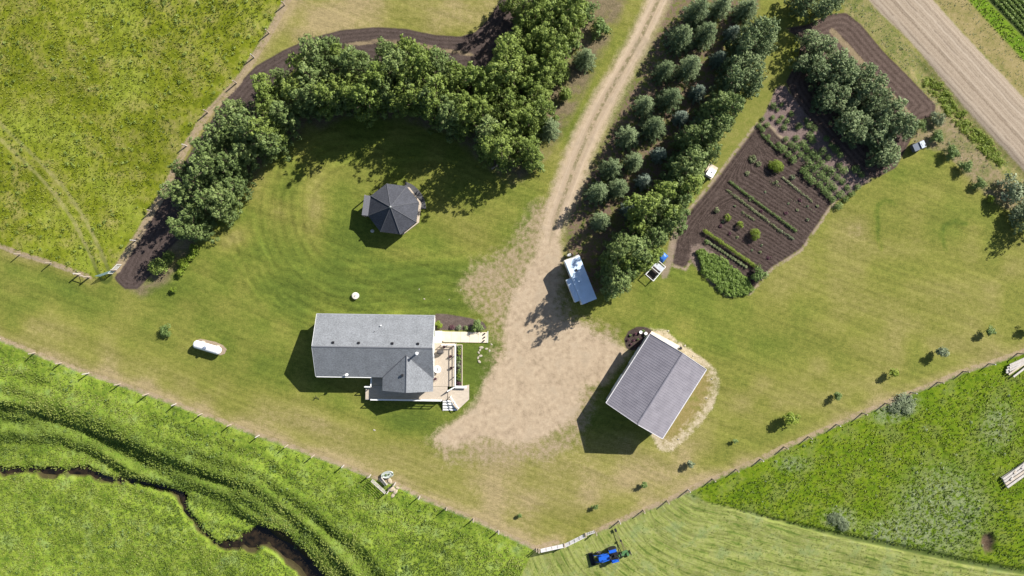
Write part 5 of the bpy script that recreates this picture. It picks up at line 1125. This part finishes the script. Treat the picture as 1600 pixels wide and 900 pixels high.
# tractor: nose towards the lower left, loader in front
blue = mat('blue_paint', (.015,.10,.50), .3, 0, .12, 3, spec=.5); gp = mat('faded_green_paint', (.07,.16,.06), .5, 0, .2, 4)
X_, Y_ = P(949,870,1.2); ta = math.atan2(P(922,876)[1]-P(970,863)[1], P(922,876)[0]-P(970,863)[0])
tr = thing('tractor', 'blue tractor with a front loader standing on the cut hay field', 'tractor', (X_, Y_, zat(X_,Y_)+.05), ta)
m = MB(); m.box((.55,0,1.15), (1.7,.72,.6), bev=.12); m.box((1.35,0,1.05), (.25,.66,.5), bev=.08); m.build('hood', blue, tr)
m = MB(); m.box((-.3,0,.75), (2.9,.5,.4), bev=.06); m.box((-.95,0,.98), (.9,.9,.12), bev=.03); m.build('chassis', dark, tr)
for s in (-1,1):
    m = MB(); m.lathe([(.18,-.18),(.66,-.19),(.74,-.12),(.74,.12),(.66,.19),(.18,.18)], (-1.0,s*.82,.74), 24, Matrix.Rotation(PI/2,4,'X')); wh = m.build('rear_wheel', black, tr, smooth=True); m = MB(); m.lathe([(.02,-.06),(.36,-.07),(.40,-.14),(.40,.14),(.36,.07),(.02,.06)], (-1.0,s*.84,.74), 18, Matrix.Rotation(PI/2,4,'X')); m.build('rim', white, wh)
    m = MB(); m.lathe([(.1,-.12),(.38,-.13),(.44,-.08),(.44,.08),(.38,.13),(.1,.12)], (1.15,s*.68,.44), 20, Matrix.Rotation(PI/2,4,'X')); wh = m.build('front_wheel', black, tr, smooth=True); m = MB(); m.lathe([(.02,-.05),(.22,-.06),(.24,-.13),(.24,.13),(.22,.06),(.02,.05)], (1.15,s*.69,.44), 16, Matrix.Rotation(PI/2,4,'X')); m.build('rim', white, wh)
    m = MB(); m.box((-1.0,s*.78,1.56), (1.15,.46,.06), bev=.03); m.box((-.45,s*.78,1.35), (.06,.46,.4)); m.build('fender', blue, tr)
    m = MB(); m.tube((-.25,s*.5,1.25),(.9,s*.52,1.42),.07,.07,6); m.tube((.9,s*.52,1.42),(2.1,s*.52,.55),.07,.06,6); m.tube((0,s*.5,.8),(1.2,s*.52,1.15),.035,.035,6); m.build('loader_arm', blue, tr)
m = MB(); bk = [(2.0,.30),(2.75,.22),(2.65,.26),(2.12,.36),(2.08,.85),(2.0,.88)]; n = len(bk); m.add([(x,-.95,z) for x,z in bk]+[(x,.95,z) for x,z in bk], [tuple(range(n)), tuple(range(2*n-1,n-1,-1))]+[((i+1)%n,i,n+i,n+(i+1)%n) for i in range(n)])
for s in (-1,1): m.prism([(2.0,s*.95-.02),(2.7,s*.95-.02),(2.7,s*.95+.02),(2.0,s*.95+.02)], .25, .6)
m.build('bucket', dark, tr)
m = MB(); m.box((-.85,0,1.35), (.5,.5,.14), bev=.05); m.box((-1.1,0,1.62), (.12,.5,.5), bev=.05); m.build('seat', black, tr)
m = MB(); m.tube((-.25,0,1.3),(-.42,0,1.72),.03,.03,6); m.lathe([(.17,-.02),(.2,0),(.17,.02)], (-.43,0,1.74), 16, Matrix.Rotation(-.5,4,'Y')); m.build('steering_wheel', black, tr)
m = MB()
for s in (-1,1): m.tube((-1.35,s*.5,1.1),(-1.45,s*.5,2.35),.04,.04,6)
m.tube((-1.45,-.5,2.35),(-1.45,.5,2.35),.04,.04,6); m.build('roll_bar', dark, tr); m = MB(); m.tube((.85,.18,1.4),(.85,.18,2.0),.04,.04,8); m.build('exhaust', dark, tr)
# old green implement behind the tractor, long bar pointing up
X_, Y_ = P(977,864,.8); ia = math.atan2(P(966,828)[1]-P(981,866)[1], P(966,828)[0]-P(981,866)[0])
im = thing('hay_mower', 'old green hay mower behind the blue tractor, its long bar pointing uphill', 'mower', (X_, Y_, zat(X_,Y_)+.03), ia)
m = MB(); m.box((0,0,.62), (.7,.9,.12), bev=.03); m.box((-.1,.55,.7), (.35,1.1,.10)); m.box((-.25,-.3,.85), (.5,.35,.35), bev=.06); m.build('frame', gp, im)
for y, x in ((-.75,-.35),(.75,-.1)):
    m = MB(); m.lathe([(.1,-.07),(.40,-.08),(.44,-.04),(.44,.04),(.40,.08),(.1,.07)], (x,y,.44), 18, Matrix.Rotation(PI/2,4,'X')); wh = m.build('wheel', black, im, smooth=True); m = MB(); m.lathe([(.02,-.09),(.2,-.09),(.2,.09),(.02,.09)], (x,y,.44), 12, Matrix.Rotation(PI/2,4,'X')); m.build('rim', white, wh)
m = MB(); m.tube((.3,.05,.6),(1.9,-.05,.5),.05,.04,6); m.tube((1.9,-.05,.5),(4.0,.1,.35),.05,.03,6); m.tube((.3,-.3,.6),(1.9,-.05,.52),.04,.04,6); m.build('drawbar', mat('rusty_steel', (.12,.085,.06), .8, 0, .3, 8), im)
m = MB(); m.box((1.95,-.05,.58), (.3,.3,.2), bev=.03); m.box((3.7,.1,.42), (.5,.35,.12)); m.build('cutter_head', dark, im)
m = MB(); m.tube((-.1,.7,.6),(-.35,1.6,.55),.06,.05,6); m.tube((-.2,1.1,.6),(.0,1.75,.5),.04,.04,6); m.build('drive_shaft', gp, im)

# fences
wire_m = mat('fence_wire', (.22,.21,.20), .6, .5, .1, 3)
def fence(name, label, pts, h=1.5, wires=4, pr0=.10, big=(), seed=0, H_=.6):
    rd = random.Random(seed); W_ = [P(x, y, 0) for x, y in pts]; root = thing('wire_fence', label, 'fence', (W_[0][0], W_[0][1], 0)); ox, oy = W_[0]; wm_ = MB(); prev = None
    for i, (x, y) in enumerate(W_):
        z = zat(max(-90,min(90,x)), max(-54,min(54,y))) ; hh = h*rd.uniform(.95,1.08); lx, ly = rd.uniform(-.06,.06), rd.uniform(-.06,.06); m = MB()
        r_ = pr0*(1.5 if i in big else 1)
        m.tube((0,0,-.2),(lx,ly,hh),r_,r_*.92,8); m.build('post', post_w if not (i % 3 == 1) else greyw, root, (x-ox, y-oy, z), 0, True)
        tops = [(x-ox+lx*k, y-oy+ly*k, z+hh*k) for k in np.linspace(.22,.93,wires)]
        if prev:
            for p, q in zip(prev, tops): wm_.tube(p, q, .006, .006, 4)
        prev = tops
    wm_.build('wire', wire_m, root); return root
fence('wire_fence', 'long wire fence between the dry lawn and the creek pasture, lower left', FENCE_LL, big=(15,), seed=1)
fence('wire_fence', 'wire fence between the lower lawn and the right pasture', FENCE_R, seed=2)
fence('wire_fence', 'short wire fence below the meadow at the left edge', FENCE_UL, 1.5, 4, .085, (4,5), 3)
fence('wire_fence', 'wire fence climbing between the meadow and the curved windbreak', FENCE_N, seed=4)
hb_ = thing('fence_brace', 'timber H-shaped brace at the end of the left wire fence', 'fence', (*P(125,428),0)); q = P(140,433); p = P(125,428); m = MB()
for k in (0,1): m.tube(((q[0]-p[0])*k,(q[1]-p[1])*k+.02,-.2),((q[0]-p[0])*k,(q[1]-p[1])*k+.02,1.5),.10,.09,8)
m.build('post', post_w, hb_, smooth=True); m = MB(); m.tube((.0,0.02,1.2),((q[0]-p[0]),(q[1]-p[1])+.02,1.2),.06,.06,8); m.tube((0,0.02,.2),((q[0]-p[0]),(q[1]-p[1])+.02,1.2),.03,.03,6); m.build('rail', post_w, hb_, smooth=True)

def farm_gate(a, b, h, mtl, label, mesh=True, z0=.18, bars=6, name='farm_gate'):
    a = P(*a); b = P(*b); L = math.hypot(b[0]-a[0], b[1]-a[1]); an = math.atan2(b[1]-a[1], b[0]-a[0])
    g = thing(name, label, 'gate', (a[0], a[1], zat(*a)), an); m = MB()
    for x in (.06, L-.06): m.tube((x,0,z0),(x,0,z0+h),.035,.035,8)
    for z in (z0, z0+h): m.tube((.06,0,z),(L-.06,0,z),.035,.035,8)
    m.build('frame', mtl, g, smooth=True); m = MB()
    for i in range(1, bars): m.box((L/2,0,z0+h*i/bars), (L-.14,.03,.07))
    for x in np.linspace(.06, L-.06, 5)[1:-1]: m.box((x,.03,z0+h/2), (.05,.02,h-.05))
    m.build('bars', mtl, g); return g
pale = mat('pale_gate_metal', (.62,.60,.62), .4, 0, .08, 2, spec=.5)
farm_gate((844,857.5),(880.5,849.5), 1.35, pale, 'left of the two pale grey metal farm gates at the bottom of the lawn', bars=9)
farm_gate((882,849.5),(913,834), 1.35, pale, 'right of the two pale grey metal farm gates, joined to the left one', bars=9)
farm_gate((915,833),(928.5,828.5), .9, pale, 'short pale rail panel between the right gate and the wire fence', bars=3)
for i, (x, y) in enumerate([(841.5,858),(881,850),(914,834)]):
    X_, Y_ = P(x, y); m = MB(); m.tube((0,0,-.3),(0,0,1.6),.12,.11,10); tag(m.build('gate_post', post_w, None, (X_, Y_+.05, zat(X_, Y_)), 0, True), ['thick timber post at the left end of the two pale gates','post where the two pale gates meet','post at the right end of the two pale gates'][i], 'post')
farm_gate((157,432),(180,424), 1.3, mat('blue_green_gate', (.18,.27,.27), .5, 0, .1, 2), 'blue green metal gate closing the wheel track out of the meadow', bars=6)
a_ = P(176,431); gg = farm_gate((176,428),(191,413), 1.15, white, 'white rail gate standing beside the bare soil at the left', bars=4, name='rail_gate')

# rock trough and wooden gate on the lower left fence
X_, Y_ = P(605,742,.6); tg = thing('trough_planter', 'oval pale trough planted with greenery beside the lower left fence', 'planter', (X_, Y_, zat(X_,Y_)), .18); m = MB()
n = 22; vs = []; 
for r_, z in ((.86,0),(1.0,.55),(.9,.6),(.78,.48),(.05,.46)):
    for i in range(n): a = 2*PI*i/n; vs.append((r_*1.0*math.cos(a), r_*.55*math.sin(a), z))
fs_ = [(k*n+i, k*n+(i+1)%n, (k+1)*n+(i+1)%n, (k+1)*n+i) for k in range(4) for i in range(n)]; m.add(vs, fs_); m.build('tub', mat('zinc_tub', (.46,.49,.46), .5, .2, .15, 4), tg, smooth=True)
rr_ = np.random.default_rng(3); leaf_obj('foliage', clump_cloud([(rr_.normal()*.3-.1, rr_.normal()*.13, .55, .16, .2+.5*rr_.random()) for _ in range(10)], 700, .06, rr_), LM['crop'], tg)
wg = farm_gate((582,748),(604,768), 1.25, greyw, 'weathered wooden lattice gate leaning on the lower left fence', bars=5, name='wooden_gate')
X_, Y_ = P(598,754,.9); wb = thing('garden_bench', 'grey slatted wooden bench between the trough planter and the wooden gate', 'bench', (X_, Y_, zat(X_,Y_)), -.9)
m = MB(); 
for i in range(4): m.box((0,-.2+.13*i,.45), (1.5,.10,.04))
m.build('seat', greyw, wb); m = MB()
for i in range(3): m.box((0,.27,.6+.14*i), (1.5,.04,.10))
m.build('backrest', greyw, wb)
for x in (-.65,.65): m = MB(); m.box((x,-.15,.21), (.07,.07,.42)); m.box((x,.27,.44), (.07,.05,.86)); m.build('leg', greyw, wb)
for i, (x, y) in enumerate([(578,743),(617,755),(606,768)]):
    X_, Y_ = P(x, y); m = MB(); m.tube((0,0,-.3),(0,0,1.55),.09,.085,8); tag(m.build('gate_post', greyw, None, (X_+.12, Y_+.12, zat(X_, Y_)), 0, True), ['grey post left of the slatted wooden bench','grey post right of the trough planter','grey post at the lower end of the wooden lattice gate'][i], 'post')
for i, (x, y, s_) in enumerate([(612,764,.55),(618,768,.4),(609,751,.45),(621,762,.3),(614,774,.35)]):
    X_, Y_ = P(x, y); m = MB(); m.lathe([(.8*s_,0),(s_,.2*s_),(.7*s_,.42*s_),(.2*s_,.45*s_)], (0,0,-.03), 8, None, 1.2, .75); tag(m.build('flat_rock', mat('tan_rock', (.40,.33,.24), .9, 0, .2, 4, .5), None, (X_, Y_, zat(X_,Y_)), i, True), 'flat tan rock by the wooden gate and trough on the lower left fence', 'rock', 'flat tan rocks beside the wooden gate')

# pen with white frame and blue tarp
A_, B_, D_ = P(1021,439,1.0), P(1040,417,1.0), P(1007,431,1.0); pa = math.atan2(B_[1]-A_[1], B_[0]-A_[0]); pl_ = math.hypot(B_[0]-A_[0], B_[1]-A_[1]); pw = 1.55
pen = thing('animal_pen', 'white framed wire pen with open sides under the edge of the tree row', 'pen', (A_[0], A_[1], 0), pa); m = MB()
for x in (0, pl_/2, pl_):
    m.box((x, pw/2, 1.0), (.07, pw, .07))
    for y in (0, pw): m.box((x, y, .49), (.07,.07,.95))
for y in (0, pw): m.box((pl_/2, y, 1.035), (pl_+.07, .09, .05)); m.box((pl_/2, y, .1), (pl_-.1, .05, .06))
m.build('frame', white, pen); m = MB()
for x in np.arange(.12, pl_, .12): m.tube((x,0,.05),(x,0,1.0),.006,.006,4); m.tube((x,pw,.05),(x,pw,1.0),.006,.006,4)
for z in np.arange(.15,1.0,.12): m.tube((0,0,z),(pl_,0,z),.006,.006,4)
m.build('wire_mesh', galv, pen); m = MB(); m.box((pl_*.76,pw/2,1.075), (pl_*.28,pw+.05,.03)); m.build('lid_panel', mat('grey_panel', (.45,.47,.5), .5), pen); m = MB(); m.box((pl_/2,pw/2,.04), (pl_,pw,.06)); m.build('floor', mat('dark_bedding', (.05,.04,.035), .95), pen)
X_, Y_ = P(1037,402,.9); bp = MB(); r = np.random.default_rng(4); gv = []; N_ = 9
for j in range(N_):
    for i in range(N_): u, v = i/(N_-1)-.5, j/(N_-1)-.5; edge = max(abs(u), abs(v))*2; gv.append((u*1.5, v*1.1, .8-.65*edge**5+.07*r.random()))
bp.add(gv, [(j*N_+i, j*N_+i+1, (j+1)*N_+i+1, (j+1)*N_+i) for j in range(N_-1) for i in range(N_-1)]); bp.add([(x,y,z-.03) for x,y,z in gv], [(j*N_+i, (j+1)*N_+i, (j+1)*N_+i+1, j*N_+i+1) for j in range(N_-1) for i in range(N_-1)])
tag(bp.build('blue_tarp', mat('blue_tarp', (.03,.13,.45), .4, 0, .15, 3), None, (X_, Y_, 0), pa, True), 'bright blue tarp draped over a low heap above the white framed pen', 'tarp')
# white hive box
X_, Y_ = P(1111,270,1.2); ha = math.atan2(P(1118,262)[1]-P(1108,279)[1], P(1118,262)[0]-P(1108,279)[0]); bh_ = thing('beehive', 'white lidded beehive box beside the tree row and the garden', 'beehive', (X_, Y_, 0), ha)
m = MB(); m.box((0,0,.75), (1.15,1.05,.85), bev=.02); m.build('hive_box', mat('lilac_white', (.60,.60,.66), .5), bh_); m = MB(); m.box((0.05,0,1.22), (1.3,1.2,.08), bev=.02); m.build('lid', white, bh_); m = MB(); m.lathe([(.08,0),(.08,.08)], (.1,-.05,1.26), 10); m.build('lid_vent', dark, bh_)
m = MB(); m.box((.45,0,.2), (2.1,1.5,.08)); 
for x in (-.3,1.2): m.box((x,0,.07), (.12,1.4,.16))
m.build('pallet', mat('pale_board', (.50,.43,.33), .8), bh_)
# dark cart
X_, Y_ = P(1436,228,.9); ga_ = math.atan2(1,2.2)*1.0; ct = thing('garden_cart', 'dark blue grey lidded cart standing beside the end of the garden windbreak', 'cart', (X_, Y_, 0), ga_)
cb = mat('slate_blue_plastic', (.10,.12,.16), .4, 0, .1, 3); m = MB(); m.box((-.1,0,.75), (1.9,1.15,.8), bev=.08); m.build('body', cb, ct); m = MB(); m.box((.45,0,1.2), (.85,1.1,.1), ry=.15, bev=.03); m.build('lid', mat('pale_slate', (.30,.34,.40), .35, 0, .1, 3), ct); m = MB(); m.box((.2,0,1.27), (.12,.5,.04)); m.box((.75,-.3,1.2), (.2,.3,.04)); m.build('handle', dark, ct)
for s in (-1,1): m = MB(); m.lathe([(.02,-.06),(.3,-.06),(.33,0),(.3,.06),(.02,.06)], (-.4,s*.66,.33), 16, Matrix.Rotation(PI/2,4,'X')); m.build('wheel', black, ct, smooth=True)
# weathered timber piles at the right edge
def timber(x, y, L, w_, h_, an, z, lb, grp, tilt=0):
    X_, Y_ = P(x, y); m = MB(); m.box((0,0,0), (L,w_,h_), ry=tilt, bev=.02); tag(m.build('timber_plank', random.choice([greyw, mat('silver_wood', (.44,.41,.38), .85, 0, .22, 4, .4), mat('tan_wood', (.44,.38,.31), .85, 0, .2, 4, .4)]), None, (X_, Y_, zat(X_, Y_)+z), an), lb, 'timber', grp)
for i, (dx, dy, L, an) in enumerate([(0,0,5.2,.50),(-1,3.5,5.0,.52),(1.5,-3,5.0,.46),(0,6,4.5,.6),(3,-5.5,4.6,.42),(6,8,4.6,.66),(2,2,4.6,.48),(4,-1,4.8,.38)]):
    timber(1592+dx, 566+dy, L, .28, .16, an, .28+.15*(i//4), 'grey plank in the loose fanned pile by the lawn fence at the right edge', 'planks in the fanned pile')
for i in range(8):
    timber(1583+(i%4)*2.2-(i//4)*3, 733+(i%4)*4.2+(i//4)*2.0, 4.9 if i < 4 else 4.2, .36, .17, .60+random.uniform(-.03,.03), .30+.19*(i//4), 'grey plank in the neat stack low on the right edge', 'planks in the neat stack')
for i, (x, y) in enumerate([(1573,748),(1578,738),(1590,730)]): timber(x+3, y-2, .5, .3, .15, .9, .62, 'short dark offcut lying across the neat plank stack', 'offcuts on the neat stack')
# pale poles near the creek, stray branches and driftwood
tw = MB(); 
for i, (x, y, a2) in enumerate([(492,623,.8),(496,621,2.4)]): X_, Y_ = P(x, y); tw.tube((X_-math.cos(a2)*.4, Y_-math.sin(a2)*.4, .05), (X_+math.cos(a2)*.4, Y_+math.sin(a2)*.4, .35), .04, .04, 6)
tag(tw.build('sawhorse', dark), 'small dark folding stand on the lawn below the house', 'stand')
tw = MB(); a = P(768,264); b = P(789,252); tw.tube((*a,.1),(*b,.2),.14,.07,8); c = P(776,257); d = P(784,262); tw.tube((*c,.15),(*d,.35),.06,.03,6); tag(tw.build('fallen_branch', mat('pale_branch', (.36,.29,.22), .9), smooth=True), 'pale fallen branch in the shade at the lower right windbreak end', 'branch')
